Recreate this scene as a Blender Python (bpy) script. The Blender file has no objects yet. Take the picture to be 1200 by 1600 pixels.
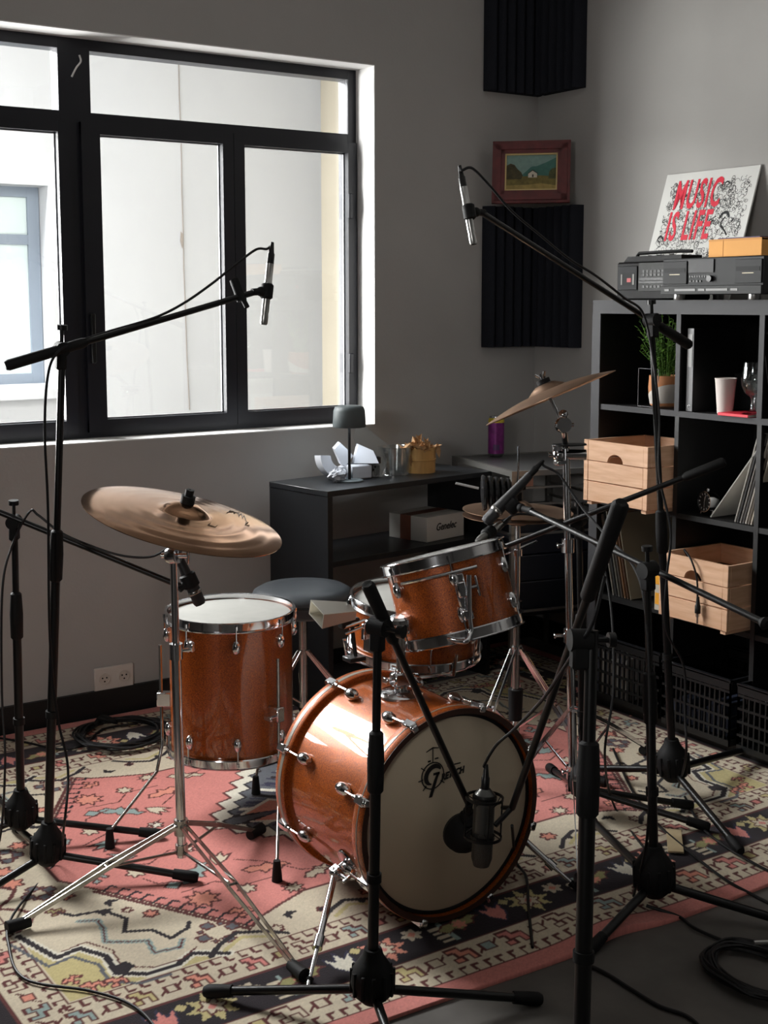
import bpy, math, random
import numpy as np
from mathutils import Vector as V, Matrix
random.seed(7)
PI = math.pi
S = bpy.context.scene
C = bpy.context.collection

# ------------------------------------------------------------------ camera
YAW, PITCH, ROLL, FPX, PX, PY = 0.58513, 0.12075, 0.001518, 2011.98, 586.15, 715.26
CAM = V((0, 0, 1.49))
_f = V((math.sin(YAW)*math.cos(PITCH), math.cos(YAW)*math.cos(PITCH), -math.sin(PITCH)))
_r = V((math.cos(YAW), -math.sin(YAW), 0)); _d = _f.cross(_r)
RT = _r*math.cos(ROLL)+_d*math.sin(ROLL); DN = _d*math.cos(ROLL)-_r*math.sin(ROLL)
cd = bpy.data.cameras.new('camera'); cam = bpy.data.objects.new('camera', cd); C.objects.link(cam)
cd.sensor_fit = 'HORIZONTAL'; cd.sensor_width = 36; cd.lens = FPX/1200*36
cd.shift_x = (600-PX)/1200; cd.shift_y = -(800-PY)/1200; cd.clip_start = .05
M = Matrix(((RT.x, -DN.x, -_f.x, CAM.x), (RT.y, -DN.y, -_f.y, CAM.y), (RT.z, -DN.z, -_f.z, CAM.z), (0, 0, 0, 1)))
cam.matrix_world = M
S.camera = cam
def at(a, b, d):            # measured point of the photograph at a measured distance
    return CAM + (RT*((a-PX)/FPX) + DN*((b-PY)/FPX) + _f)*d
def on(ax, val, a, b):      # measured point on a wall, floor or front plane
    r = RT*((a-PX)/FPX) + DN*((b-PY)/FPX) + _f; i = 'xyz'.index(ax)
    return CAM + r*((val-CAM[i])/r[i])
def dep(p): return (V(p)-CAM).dot(_f)

# ------------------------------------------------------------------ world, lights, exposure
w = bpy.data.worlds.new('world'); S.world = w; w.use_nodes = True
bg = w.node_tree.nodes['Background']; bg.inputs[0].default_value = (.86, .93, 1, 1); bg.inputs[1].default_value = .8
def area(name, loc, target, sx, sy, power, col, spread=180):
    l = bpy.data.lights.new(name, 'AREA'); l.shape = 'RECTANGLE'; l.size = sx; l.size_y = sy; l.energy = power; l.color = col
    l.spread = math.radians(spread)
    o = bpy.data.objects.new(name, l); C.objects.link(o); o.location = loc
    o.rotation_euler = (V(target)-V(loc)).to_track_quat('-Z', 'Y').to_euler(); return o
area('daylight_lightwell_high', (-.55, 6.7, 4.6), (-.55, 3.0, 2.6), 3.6, 4.8, 5200, (1, .99, .98))
area('daylight_lightwell_low', (-1.0, 6.7, .75), (-.9, 3.0, 1.0), 3.2, 2.9, 1800, (1, .98, .955))
area('daylight_side_window', (-2.75, -.6, 2.0), (1.9, 2.4, .9), .9, .4, 46, (1, .96, .92))
S.view_settings.view_transform = 'Standard'; S.view_settings.look = 'None'
S.view_settings.gamma = 1; S.view_settings.use_curve_mapping = False; S.view_settings.exposure = 0
S.cycles.sample_clamp_indirect = 6; S.cycles.caustics_reflective = False; S.cycles.caustics_refractive = False
S.cycles.transparent_max_bounces = 24

# ------------------------------------------------------------------ materials
def lin(c):
    return tuple((x/255/12.92 if x/255 <= .04045 else ((x/255+.055)/1.055)**2.4) for x in c)
MATS = {}
def mat(name, rgb, rough=.6, metal=0, noise=0, nscale=40, bump=0, bscale=200, coat=0, spec=.5, trans=0, emit=None, sheen=0, stretch=None, rgb2=None):
    if name in MATS: return MATS[name]
    m = bpy.data.materials.new(name); m.use_nodes = True; nt = m.node_tree; b = nt.nodes['Principled BSDF']
    c = (*lin(rgb), 1); b.inputs['Base Color'].default_value = c
    b.inputs['Roughness'].default_value = rough; b.inputs['Metallic'].default_value = metal
    b.inputs['Specular IOR Level'].default_value = spec
    b.inputs['Coat Weight'].default_value = coat; b.inputs['Coat Roughness'].default_value = .04
    b.inputs['Transmission Weight'].default_value = trans
    if sheen: b.inputs['Sheen Weight'].default_value = sheen
    if emit: b.inputs['Emission Color'].default_value = (*emit[:3], 1); b.inputs['Emission Strength'].default_value = emit[3]
    tc = nt.nodes.new('ShaderNodeTexCoord'); src = tc.outputs['Object']
    if stretch:
        mp = nt.nodes.new('ShaderNodeMapping'); mp.inputs['Scale'].default_value = stretch
        nt.links.new(src, mp.inputs[0]); src = mp.outputs[0]
    if noise:
        n = nt.nodes.new('ShaderNodeTexNoise'); n.inputs['Scale'].default_value = nscale; n.inputs['Detail'].default_value = 5
        nt.links.new(src, n.inputs['Vector'])
        r = nt.nodes.new('ShaderNodeValToRGB'); nt.links.new(n.outputs[0], r.inputs[0])
        c2 = lin(rgb2) if rgb2 else tuple(x*(1-noise) for x in c[:3]); c3 = c[:3] if rgb2 else tuple(min(1, x*(1+noise)) for x in c[:3])
        r.color_ramp.elements[0].position = .3; r.color_ramp.elements[1].position = .7
        r.color_ramp.elements[0].color = (*c2, 1); r.color_ramp.elements[1].color = (*c3, 1)
        nt.links.new(r.outputs[0], b.inputs['Base Color'])
    if bump:
        n = nt.nodes.new('ShaderNodeTexNoise'); n.inputs['Scale'].default_value = bscale; nt.links.new(src, n.inputs['Vector'])
        bp = nt.nodes.new('ShaderNodeBump'); bp.inputs['Strength'].default_value = bump; bp.inputs['Distance'].default_value = .004
        nt.links.new(n.outputs[0], bp.inputs['Height']); nt.links.new(bp.outputs[0], b.inputs['Normal'])
    MATS[name] = m; return m
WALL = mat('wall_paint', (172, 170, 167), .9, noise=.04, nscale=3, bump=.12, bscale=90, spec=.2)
WHITE = mat('white_paint', (225, 224, 222), .7)
FLOOR = mat('floor_vinyl', (92, 88, 84), .75, noise=.25, nscale=6, bump=.1, bscale=60)
BLK = mat('black_metal', (9, 9, 10), .36, spec=.4)
BLKM = mat('black_matt', (9, 9, 10), .7, spec=.3)
RUB = mat('black_rubber', (7, 7, 8), .7, spec=.3, bump=.1, bscale=300)
CHR = mat('chrome', (214, 214, 216), .12, 1)
CHRD = mat('worn_chrome', (170, 168, 164), .26, 1, noise=.2, nscale=30)
WINF = mat('window_frame_paint', (14, 15, 25), .4)
BASEB = mat('baseboard_black', (16, 17, 18), .45)
CREAMH = mat('drumhead_white', (158, 157, 152), .55, noise=.08, nscale=14)
FRONTH = mat('drumhead_cream', (196, 182, 158), .6, noise=.03, nscale=6)
def spark():
    m = bpy.data.materials.new('orange_sparkle'); m.use_nodes = True; nt = m.node_tree; b = nt.nodes['Principled BSDF']
    tc = nt.nodes.new('ShaderNodeTexCoord'); v = nt.nodes.new('ShaderNodeTexVoronoi'); v.inputs['Scale'].default_value = 700
    nt.links.new(tc.outputs['Object'], v.inputs['Vector'])
    r = nt.nodes.new('ShaderNodeValToRGB'); nt.links.new(v.outputs['Color'], r.inputs[0])
    r.color_ramp.elements[0].color = (*lin((112, 42, 2)), 1); r.color_ramp.elements[1].color = (*lin((204, 102, 10)), 1)
    r.color_ramp.elements[0].position = .2; r.color_ramp.elements[1].position = .95
    nt.links.new(r.outputs[0], b.inputs['Base Color'])
    b.inputs['Metallic'].default_value = .3; b.inputs['Roughness'].default_value = .42
    b.inputs['Coat Weight'].default_value = 1; b.inputs['Coat Roughness'].default_value = .03; b.inputs['Coat IOR'].default_value = 1.55
    MATS['spark'] = m; return m
SPARK = spark()
CYM = mat('cymbal_bronze', (206, 160, 126), .15, 1, noise=.12, nscale=9)
CYM2 = mat('cymbal_bronze_pale', (176, 144, 120), .36, 1, noise=.2, nscale=12)
PINE = mat('pine_wood', (226, 186, 154), .6, noise=.1, nscale=7, rgb2=(204, 158, 124), stretch=(1, 1, 9))
FOAM = mat('acoustic_foam', (38, 40, 46), .95, bump=.4, bscale=250, spec=.1)
SHELFE = mat('shelf_edge_glare', (70, 70, 72), .55, spec=.2, noise=.05, nscale=5)  # window glare on the black shelf frame, put in as a grey colour
SHELFB = mat('shelf_black', (14, 14, 15), .5)
def glass_mat(name, tint=(1, 1, 1), gloss=.07, rough=.0):
    m = bpy.data.materials.new(name); m.use_nodes = True; nt = m.node_tree; nt.nodes.clear()
    o = nt.nodes.new('ShaderNodeOutputMaterial'); mx = nt.nodes.new('ShaderNodeMixShader')
    t = nt.nodes.new('ShaderNodeBsdfTransparent'); t.inputs[0].default_value = (*tint, 1)
    g = nt.nodes.new('ShaderNodeBsdfGlossy'); g.inputs['Roughness'].default_value = rough
    lw = nt.nodes.new('ShaderNodeLayerWeight'); lw.inputs[0].default_value = .35
    mt = nt.nodes.new('ShaderNodeMath'); mt.operation = 'MULTIPLY_ADD'; mt.inputs[1].default_value = .55; mt.inputs[2].default_value = gloss
    nt.links.new(lw.outputs['Fresnel'], mt.inputs[0]); mt.use_clamp = True
    nt.links.new(mt.outputs[0], mx.inputs[0]); nt.links.new(t.outputs[0], mx.inputs[1]); nt.links.new(g.outputs[0], mx.inputs[2])
    nt.links.new(mx.outputs[0], o.inputs[0]); return m
PANE = glass_mat('window_glass', (.97, .98, .98), .03)
GLASS = glass_mat('clear_glass', (.93, .95, .95), .12)
PLAST = glass_mat('clear_plastic', (.86, .88, .88), .2, .15)

# ------------------------------------------------------------------ mesh builder
class MB:
    def __init__(s): s.v = []; s.f = []
    def add(s, vs, fs):
        n = len(s.v); s.v += [V(p) for p in vs]; s.f += [tuple(i+n for i in f) for f in fs]; return s
    def box(s, lo, hi, M=None):
        x0, y0, z0 = lo; x1, y1, z1 = hi
        vs = [V(p) for p in ((x0,y0,z0),(x1,y0,z0),(x1,y1,z0),(x0,y1,z0),(x0,y0,z1),(x1,y0,z1),(x1,y1,z1),(x0,y1,z1))]
        if M: vs = [M @ p for p in vs]
        return s.add(vs, [(0,3,2,1),(4,5,6,7),(0,1,5,4),(1,2,6,5),(2,3,7,6),(3,0,4,7)])
    def rbox(s, lo, hi, r, M=None):    # box with chamfered vertical and horizontal edges
        lo = V(lo); hi = V(hi); vs = []; idx = {}
        for a in range(3):
            for sx in (0,1):
                for sy in (0,1):
                    for sz in (0,1):
                        p = V((lo.x if not sx else hi.x, lo.y if not sy else hi.y, lo.z if not sz else hi.z)); sg = V((1-2*sx, 1-2*sy, 1-2*sz))
                        q = p.copy()
                        for k in range(3):
                            if k != a: q[k] += sg[k]*r
                        idx[(a,sx,sy,sz)] = len(vs); vs.append(q)
        f = []
        for a in range(3):
            b_, c_ = (a+1)%3, (a+2)%3
            for sa in (0,1):
                def k(sb, sc):
                    t = [0,0,0]; t[a] = sa; t[b_] = sb; t[c_] = sc; return idx[(a,*t)]
                q = (k(0,0), k(1,0), k(1,1), k(0,1)); f.append(q if sa else q[::-1])
            for sb in (0,1):      # edges along axis a between faces b_ and c_
                for sc in (0,1):
                    def kk(ax, sa):
                        t = [0,0,0]; t[a] = sa; t[b_] = sb; t[c_] = sc; return idx[(ax,*t)]
                    q = (kk(b_,0), kk(c_,0), kk(c_,1), kk(b_,1)); f.append(q if (sb != sc) else q[::-1])
        for sx in (0,1):
            for sy in (0,1):
                for sz in (0,1):
                    q = (idx[(0,sx,sy,sz)], idx[(1,sx,sy,sz)], idx[(2,sx,sy,sz)]); f.append(q if (sx+sy+sz) % 2 else q[::-1])
        if M: vs = [M @ p for p in vs]
        return s.add(vs, f)
    def ring(s, c, u, w_, r, n, ph=0):
        return [c + (u*math.cos(ph+2*PI*i/n) + w_*math.sin(ph+2*PI*i/n))*r for i in range(n)]
    def cyl(s, p0, p1, r0, r1=None, n=16, cap=True):
        return s.tube([p0, p1], [r0, r0 if r1 is None else r1], n, cap)
    def tube(s, pts, r, n=10, cap=True):
        pts = [V(p) for p in pts]
        rs = r if isinstance(r, (list, tuple)) else [r]*len(pts)
        t = (pts[1]-pts[0]).normalized(); a = V((0,0,1)) if abs(t.z) < .9 else V((1,0,0))
        u = t.cross(a).normalized(); base = len(s.v); k = 0
        for i, p in enumerate(pts):
            if i: 
                t2 = (pts[i]-pts[i-1]); t3 = (pts[min(i+1, len(pts)-1)]-pts[i-1]); t = (t3 if t3.length > 1e-9 else t2).normalized()
            u = (u - t*u.dot(t)).normalized(); w_ = t.cross(u)
            s.v += s.ring(p, u, w_, rs[i], n)
        for i in range(len(pts)-1):
            for j in range(n):
                a0 = base+i*n+j; a1 = base+i*n+(j+1)%n; s.f.append((a0, a1, a1+n, a0+n))
        if cap:
            s.f.append(tuple(base+j for j in range(n-1, -1, -1))); e = base+(len(pts)-1)*n; s.f.append(tuple(e+j for j in range(n)))
        return s
    def lathe(s, prof, n=48, M=None, closed=False, a0=0, a1=2*PI):     # prof: (r, z)
        base = len(s.v); full = abs(a1-a0-2*PI) < 1e-6; m = n if full else n+1
        for r, z in prof:
            for j in range(m):
                a = a0+(a1-a0)*j/n; p = V((r*math.cos(a), r*math.sin(a), z)); s.v.append(M @ p if M else p)
        k = len(prof)
        for i in range(k if closed else k-1):
            i2 = (i+1) % k
            for j in range(n):
                j2 = (j+1) % m
                s.f.append((base+i*m+j, base+i*m+j2, base+i2*m+j2, base+i2*m+j))
        if closed and not full:
            s.f.append(tuple(base+i*m for i in range(k))); s.f.append(tuple(base+i*m+m-1 for i in range(k-1, -1, -1)))
        return s
    def sph(s, c, r, n=14, sc=(1,1,1), M=None):
        R_ = Matrix.Translation(V(c)) @ (M or Matrix.Identity(4)) @ Matrix.Diagonal((*sc, 1))
        return s.lathe([(max(1e-5, r*math.sin(PI*i/n)), -r*math.cos(PI*i/n)) for i in range(n+1)], 2*n, R_)
    def prism(s, pts, ex):
        pts = [V(p) for p in pts]; ex = V(ex); n = len(pts); b = len(s.v); s.v += pts+[p+ex for p in pts]
        s.f.append(tuple(b+i for i in range(n-1, -1, -1))); s.f.append(tuple(b+n+i for i in range(n)))
        for i in range(n): s.f.append((b+i, b+(i+1)%n, b+n+(i+1)%n, b+n+i))
        return s
    def build(s, name, m, parent=None, sharp=38, smooth=True):
        me = bpy.data.meshes.new(name)
        o = bpy.data.objects.new(name, me)
        if parent is not None:
            inv = world_of(parent).inverted(); vs = [inv @ p for p in s.v]; o.parent = parent
        else: vs = s.v
        me.from_pydata([tuple(p) for p in vs], [], s.f); me.materials.append(m); me.validate()
        import bmesh
        bm = bmesh.new(); bm.from_mesh(me); bmesh.ops.recalc_face_normals(bm, faces=bm.faces); bm.to_mesh(me); bm.free()
        if smooth: me.shade_smooth(); me.set_sharp_from_angle(angle=math.radians(sharp))
        C.objects.link(o); return o
def world_of(o):
    m = o.matrix_basis.copy()
    while o.parent is not None: o = o.parent; m = o.matrix_basis @ m
    return m
def tag(o, label, cat, group=None, kind=None):
    o['label'] = label; o['category'] = cat
    if group: o['group'] = group
    if kind: o['kind'] = kind
    return o
def thing(name, label, cat, loc=(0,0,0), group=None, M=None):
    o = bpy.data.objects.new(name, None); o.empty_display_size = .05; C.objects.link(o)
    if M is not None: o.matrix_basis = M
    else: o.location = loc
    o.matrix_basis  # ensure
    bpy.context.view_layer.update()
    return tag(o, label, cat, group)
def struct(name, mb, m): o = mb.build(name, m); o['kind'] = 'structure'; return o
def solo(name, mb, m, label, cat, group=None, kind=None): return tag(mb.build(name, m), label, cat, group, kind)
def copy_part(o, parent, loc=None, rot=None):
    c = o.copy(); c.parent = parent; C.objects.link(c)
    if loc is not None: c.location = loc
    if rot is not None: c.rotation_euler = rot
    return c
def copy_tree(o, parent=None):
    c = o.copy(); C.objects.link(c)
    if parent: c.parent = parent
    for ch in list(o.children): copy_tree(ch, c)
    return c
def frame_z(c, n, ref=(0, -1, 0)):      # matrix whose z axis is n
    n = V(n).normalized(); x = V(ref) - n*V(ref).dot(n)
    if x.length < 1e-3: x = V((1,0,0)) - n*n.x
    x.normalize(); y = n.cross(x); c = V(c)
    return Matrix(((x.x,y.x,n.x,c.x),(x.y,y.y,n.y,c.y),(x.z,y.z,n.z,c.z),(0,0,0,1)))
def spline(pts, k=8):
    pts = [V(p) for p in pts]; P = [pts[0]*2-pts[1]]+pts+[pts[-1]*2-pts[-2]]; out = []
    for i in range(1, len(P)-2):
        for j in range(k):
            t = j/k; a, b, c, d = P[i-1], P[i], P[i+1], P[i+2]
            out.append(.5*((2*b)+(c-a)*t+(2*a-5*b+4*c-d)*t*t+(3*b-a-3*c+d)*t**3))
    return out+[pts[-1]]
def text_mesh(txt, name, m, parent, M, size, thick=.0006, bold=0, sx=1, shear=0, align='CENTER', space=1.0):
    cu = bpy.data.curves.new(name, 'FONT'); cu.body = txt; cu.size = size; cu.extrude = thick; cu.offset = bold; cu.shear = shear
    cu.space_character = space; cu.align_x = align; cu.align_y = 'CENTER'; cu.resolution_u = 3
    to = bpy.data.objects.new(name+'_tmp', cu); C.objects.link(to)
    dg = bpy.context.evaluated_depsgraph_get(); me = bpy.data.meshes.new_from_object(to.evaluated_get(dg)); bpy.data.objects.remove(to)
    me.transform((world_of(parent).inverted() if parent else Matrix.Identity(4)) @ M @ Matrix.Diagonal((sx, 1, 1, 1)))
    me.materials.clear(); me.materials.append(m); me.name = name
    o = bpy.data.objects.new(name, me); C.objects.link(o)
    if parent: o.parent = parent
    return o
def basis(c, x, y):           # matrix from origin, x dir, y dir
    x = V(x).normalized(); y = (V(y)-x*V(y).dot(x)).normalized(); z = x.cross(y); c = V(c)
    return Matrix(((x.x,y.x,z.x,c.x),(x.y,y.y,z.y,c.y),(x.z,y.z,z.z,c.z),(0,0,0,1)))

# ------------------------------------------------------------------ room
YW, XW, H = 4.32, 3.70, 3.25
XL, YB = -2.5, -1.8
WX0, WX1, WZ0, WZ1 = .35, 2.865, .995, 2.41      # window opening in the far wall
struct('floor', MB().box((XL-.2, YB-.2, -.1), (XW+.2, YW+.25, 0)), FLOOR)
struct('ceiling', MB().box((XL-.2, YB-.2, H), (XW+.2, YW+.25, H+.1)), WHITE)
m = MB(); Y2 = YW+.25
m.box((XL-.2, YW, 0), (WX0, Y2, H)); m.box((WX1, YW, 0), (XW+.2, Y2, H)); m.box((WX0, YW, 0), (WX1, Y2, WZ0)); m.box((WX0, YW, WZ1), (WX1, Y2, H))
struct('wall_window', m, WALL)
m = MB(); t_ = .004
m.box((WX0, YW+.001, WZ0), (WX1, YW+.14, WZ0+t_)); m.box((WX0, YW+.001, WZ1-t_), (WX1, YW+.14, WZ1)); m.box((WX1-t_, YW+.001, WZ0), (WX1, YW+.14, WZ1)); m.box((WX0, YW+.001, WZ0), (WX0+t_, YW+.14, WZ1))
struct('trim_1', m, WHITE)
struct('wall_right', MB().box((XW, YB-.2, 0), (XW+.2, YW, H)), WALL)
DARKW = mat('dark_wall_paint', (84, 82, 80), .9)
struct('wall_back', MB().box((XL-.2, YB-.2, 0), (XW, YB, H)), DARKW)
m = MB(); a0, a1, z0, z1 = -1.5, .3, 1.3, 2.7    # side window, outside the frame
m.box((XL-.2, YB, 0), (XL, a0, H)); m.box((XL-.2, a1, 0), (XL, YW, H)); m.box((XL-.2, a0, 0), (XL, a1, z0)); m.box((XL-.2, a0, z1), (XL, a1, H))
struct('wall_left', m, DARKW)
struct('shade_block', MB().box((-.62, -.5, 0), (-.5, 1.15, 1.15)), WALL)  # added unseen block that shades the bass drum head and nearby floor
m = MB()
for y in (a0+.03, (a0+a1)/2, a1-.03): m.box((XL-.12, y-.03, z0), (XL-.07, y+.03, z1))
for z in (z0+.03, z1-.03): m.box((XL-.12, a0, z-.03), (XL-.07, a1, z+.03))
struct('window_2', m, WINF)
struct('baseboard_window', MB().box((XL, YW-.016, 0), (XW, YW, .098)), BASEB)
struct('baseboard_right', MB().box((XW-.016, YB, 0), (XW, YW-.016, .098)), BASEB)

# window_1 : frame, three lights below and two above
win = thing('window_1', '', ''); del win['label']; del win['category']; win['kind'] = 'structure'
FY0, FY1 = YW+.135, YW+.205
def bar(mb, x0, x1, z0, z1, y0=FY0, y1=FY1):
    k = .0006 if (z1-z0) > (x1-x0) else 0      # uprights stand a hair proud of the rails
    mb.box((x0, y0-k, z0+k), (x1, y1+k, z1-k))
m = MB(); e = .004
bar(m, WX0, WX1, WZ1-.042, WZ1); bar(m, WX0, WX1, WZ0, WZ0+.035); bar(m, WX0, WX0+.05, WZ0, WZ1); bar(m, WX1-.042, WX1, WZ0, WZ1)
bar(m, WX0, WX1, 2.085, 2.155); bar(m, 1.628, 1.745, WZ0, WZ1)
m.build('window_frame', WINF, win)
def sash(x0, x1, z0, z1, wl, wr, wt=.04, wb=.045):
    m = MB(); y0, y1 = FY0-.018, FY0+.03
    bar(m, x0, x0+wl, z0, z1, y0, y1); bar(m, x1-wr, x1, z0, z1, y0, y1); bar(m, x0, x1, z1-wt, z1, y0, y1); bar(m, x0, x1, z0, z0+wb, y0, y1)
    s_ = m.build('sash', WINF, win)
    MB().box((x0+wl-.005, FY0+.004, z0+wb-.005), (x1-wr+.005, FY0+.010, z1-wt+.005)).build('pane', PANE, s_)
    t = MB(); a, b, c, d = x0+wl, x1-wr, z0+wb, z1-wt   # thin light aluminium bead round the pane
    for q in ((a, a+.005, c, d), (b-.005, b, c, d), (a, b, c, c+.005), (a, b, d-.005, d)): t.box((q[0], FY0+.012, q[2]), (q[1], FY0+.018, q[3]))
    t.build('bead', mat('bead_grey', (150, 150, 152), .4), s_)
    return s_
sash(WX0+.05, 1.66, 1.02, 2.12, .04, .045)
s1 = sash(1.70, 2.300, 1.02, 2.12, .07, .045)
s2 = sash(2.302, WX1-.012, 1.02, 2.12, .045, .04)
for (x0, x1) in ((WX0+.05, 1.63), (1.743, WX1-.045)):
    s_ = MB().box((x0, FY0+.004, 2.15), (x1, FY0+.010, 2.375)).build('pane', PANE, win)
m = MB(); m.rbox((1.712, FY0-.034, 1.27), (1.73, FY0-.018, 1.45), .004); m.build('window_handle', BLK, win)
m = MB(); m.rbox((WX1-.055, FY0-.03, 1.82), (WX1-.035, FY0-.012, 1.92), .003); m.rbox((WX1-.055, FY0-.03, 1.2), (WX1-.035, FY0-.012, 1.28), .003); m.build('hinge', WINF, win)
m = MB(); m.tube(spline([on('y', FY0-.002, a_, b_) for a_, b_ in ((112, 120), (119, 106), (126, 96), (124, 86))]), .0035, 6)
solo('plastic_tie', m, WHITE, 'white plastic strip stuck on the upper left window mullion', 'strip')

# outside: light well
FAC = mat('facade_plaster', (166, 168, 171), .95, noise=.035, nscale=1.6, bump=.2, bscale=12)
FY = 7.5
m = MB(); fo = [on('y', FY, x, y) for x, y in ((80, 292), (80, 600))]
fx1 = 2.66; fz0, fz1 = 1.0, 2.17; fx0 = 1.2
m.box((-3, FY, -2), (fx0, FY+.4, 9)); m.box((fx1, FY, -2), (6, FY+.4, 9)); m.box((fx0, FY, -2), (fx1, FY+.4, fz0)); m.box((fx0, FY, fz1), (fx1, FY+.4, 9))
tag(m.build('courtyard_wall', FAC), 'bright plastered building wall seen through the window', 'wall')['kind'] = 'structure'
struct('trim_2', MB().box((fx0, FY-.06, fz0-.08), (fx1+.02, FY+.1, fz0-.02)), FAC)
m = MB(); pts = [on('y', FY-.004, x, y) for x, y in ((279, 92), (280, 150), (283, 220), (284, 300), (286, 360), (287, 420), (289, 470), (292, 560), (296, 640))]
for a, b in zip(pts[:-1], pts[1:]): m.tube([a, b], .0032, 5)
m.prism([on('y', FY-.01, x, y) for x, y in ((283, 362), (286, 366), (287, 380), (285, 388), (282, 376))], (0, .006, 0))
solo('wall_crack', m, mat('crack', (128, 120, 114), .9), 'thin vertical crack down the bright courtyard wall outside', 'crack')
RETW = mat('facade_ochre', (160, 152, 136), .95, noise=.05, nscale=2)
struct('wall_courtyard', MB().box((4.54, YW+.25, -2), (4.9, FY, 9)), RETW)
struct('ground_courtyard', MB().box((-3, YW+.25, -2.1), (6, FY+.4, -2)), mat('yard', (70, 70, 70), .9))
w2 = thing('window_3', '', ''); del w2['label']; del w2['category']; w2['kind'] = 'structure'
GREYF = mat('aluminium_grey', (112, 122, 134), .5)
m = MB(); fy = FY+.16; X1 = 2.655
m.box((fx0, fy, fz0), (X1, fy+.05, fz0+.06)); m.box((fx0, fy, fz1-.06), (X1, fy+.05, fz1)); m.box((X1-.07, fy-.001, fz0+.001), (X1+.001, fy+.051, fz1-.001)); m.box((fx0, fy+.001, 1.83), (X1, fy+.049, 1.89)); m.box((2.0, fy+.002, fz0), (2.05, fy+.048, fz1))
m.build('window_frame', GREYF, w2)
MB().box((fx0, fy+.02, fz0+.05), (X1-.05, fy+.03, fz1-.05)).build('pane', mat('milky_glass', (178, 190, 190), .15, noise=.08, nscale=3), w2)

# wall things
m = MB()
def foam_panel(label, wall, z0, z1):
    n = 6; L = .295; pts = []; d0, d1 = .018, .052
    for i in range(n*8+1):
        t = i/(n*8); ph = (t*n) % 1; h = d0+(d1-d0)*abs(math.sin(PI*t*n))**.8; pts.append((t*L, h))
    if wall == 'w': P = [(XW-.003-a, YW-.001-h, z0) for a, h in pts] + [(XW-.003-L, YW-.001, z0), (XW-.003, YW-.001, z0)]
    else: P = [(XW-.001-h, YW-.003-a, z0) for a, h in pts[7:]] + [(XW-.001, YW-.003-L, z0), (XW-.001, YW-.003-pts[7][0], z0)]
    mm = MB().prism(P, (0, 0, z1-z0))
    solo('acoustic_foam_panel', mm, FOAM, label, 'acoustic foam', 'ridged acoustic foam in the room corner')
foam_panel('black ridged foam panel below the painting, on the window wall side of the corner', 'w', 1.297, 1.885)
foam_panel('black ridged foam panel below the painting, on the side towards the shelves', 'r', 1.297, 1.885)
foam_panel('black ridged foam panel high above the painting, on the window wall side', 'w', 2.355, 2.955)
foam_panel('black ridged foam panel high above the painting, on the side towards the shelves', 'r', 2.355, 2.955)

# framed painting leaning in the corner on top of the foam
A = V((3.385, 4.235, 1.888)); B = V((3.615, 4.015, 1.888)); ux = (B-A).normalized(); up = (V((.12, .12, 1))).normalized()
PM = basis(A, ux, up); pw, ph = (B-A).length, .258
pt = thing('framed_painting', 'small landscape painting in a dark red wooden frame, resting on the foam', 'painting', M=PM)
nz = .024
def pbox(mb, x0, x1, y0, y1, z0, z1): mb.box((x0, y0, z0), (x1, y1, z1), PM)
m = MB(); fw = .052
for k, (o_, zz) in enumerate(((0, .014), (.012, .022), (.036, .016))):
    i = o_; j = fw if k == 2 else (.036 if k == 1 else .012)
    pbox(m, i, pw-i, i, j, 0, zz); pbox(m, i, pw-i, ph-j, ph-i, 0, zz); pbox(m, i, j, i, ph-i, 0, zz); pbox(m, pw-j, pw-i, i, ph-i, 0, zz)
m.build('frame', mat('frame_red_wood', (98, 30, 30), .4, noise=.25, nscale=30), pt)
m = MB(); g = .006
pbox(m, fw, pw-fw, fw, fw+g, 0, .012); pbox(m, fw, pw-fw, ph-fw-g, ph-fw, 0, .012); pbox(m, fw, fw+g, fw, ph-fw, 0, .012); pbox(m, pw-fw-g, pw-fw, fw, ph-fw, 0, .012)
m.build('gilt_slip', mat('gilt', (214, 190, 130), .5), pt)
x0, x1, y0, y1 = fw+g, pw-fw-g, fw+g, ph-fw-g; W_, H_ = x1-x0, y1-y0
def poly2(pts, z, name, rgb, noise=.15):
    mm = MB().prism([PM @ V((x0+a*W_, y0+b*H_, z)) for a, b in pts], (PM.to_3x3() @ V((0, 0, .0006)))); mm.build(name, mat('paint_'+name, rgb, .7, noise=noise, nscale=60), pt)
poly2([(0,0),(1,0),(1,1),(0,1)], .004, 'sky', (128, 158, 150), .1)
poly2([(.3,.4),(.5,.66),(.62,.68),(.8,.78),(1,.92),(1,.35),(.3,.35)], .0047, 'mountain', (70, 118, 108), .12)
poly2([(0,0),(1,0),(1,.36),(.7,.4),(.35,.38),(0,.42)], .0054, 'meadow', (120, 108, 58), .3)
poly2([(0,0),(1,0),(1,.1),(.7,.17),(.4,.13),(0,.12)], .0061, 'path', (168, 146, 84), .2)
poly2([(0,.3),(0,.7),(.08,.76),(.16,.72),(.22,.6),(.3,.5),(.33,.4),(.3,.3)], .0061, 'tree', (72, 66, 40), .4)
poly2([(.85,.3),(.86,.5),(.92,.6),(1,.62),(1,.3)], .0061, 'bush', (78, 82, 48), .4)
poly2([(.44,.34),(.44,.46),(.53,.54),(.62,.46),(.62,.34)], .0068, 'cottage', (216, 208, 190), .05)
poly2([(.42,.45),(.44,.47),(.53,.565),(.63,.47),(.65,.44),(.625,.45),(.53,.54),(.44,.45)], .0075, 'cottage_roof', (60, 44, 40), .1)
poly2([(.52,.35),(.52,.43),(.55,.43),(.55,.35)], .0075, 'cottage_door', (60, 50, 44), .1)

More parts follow.
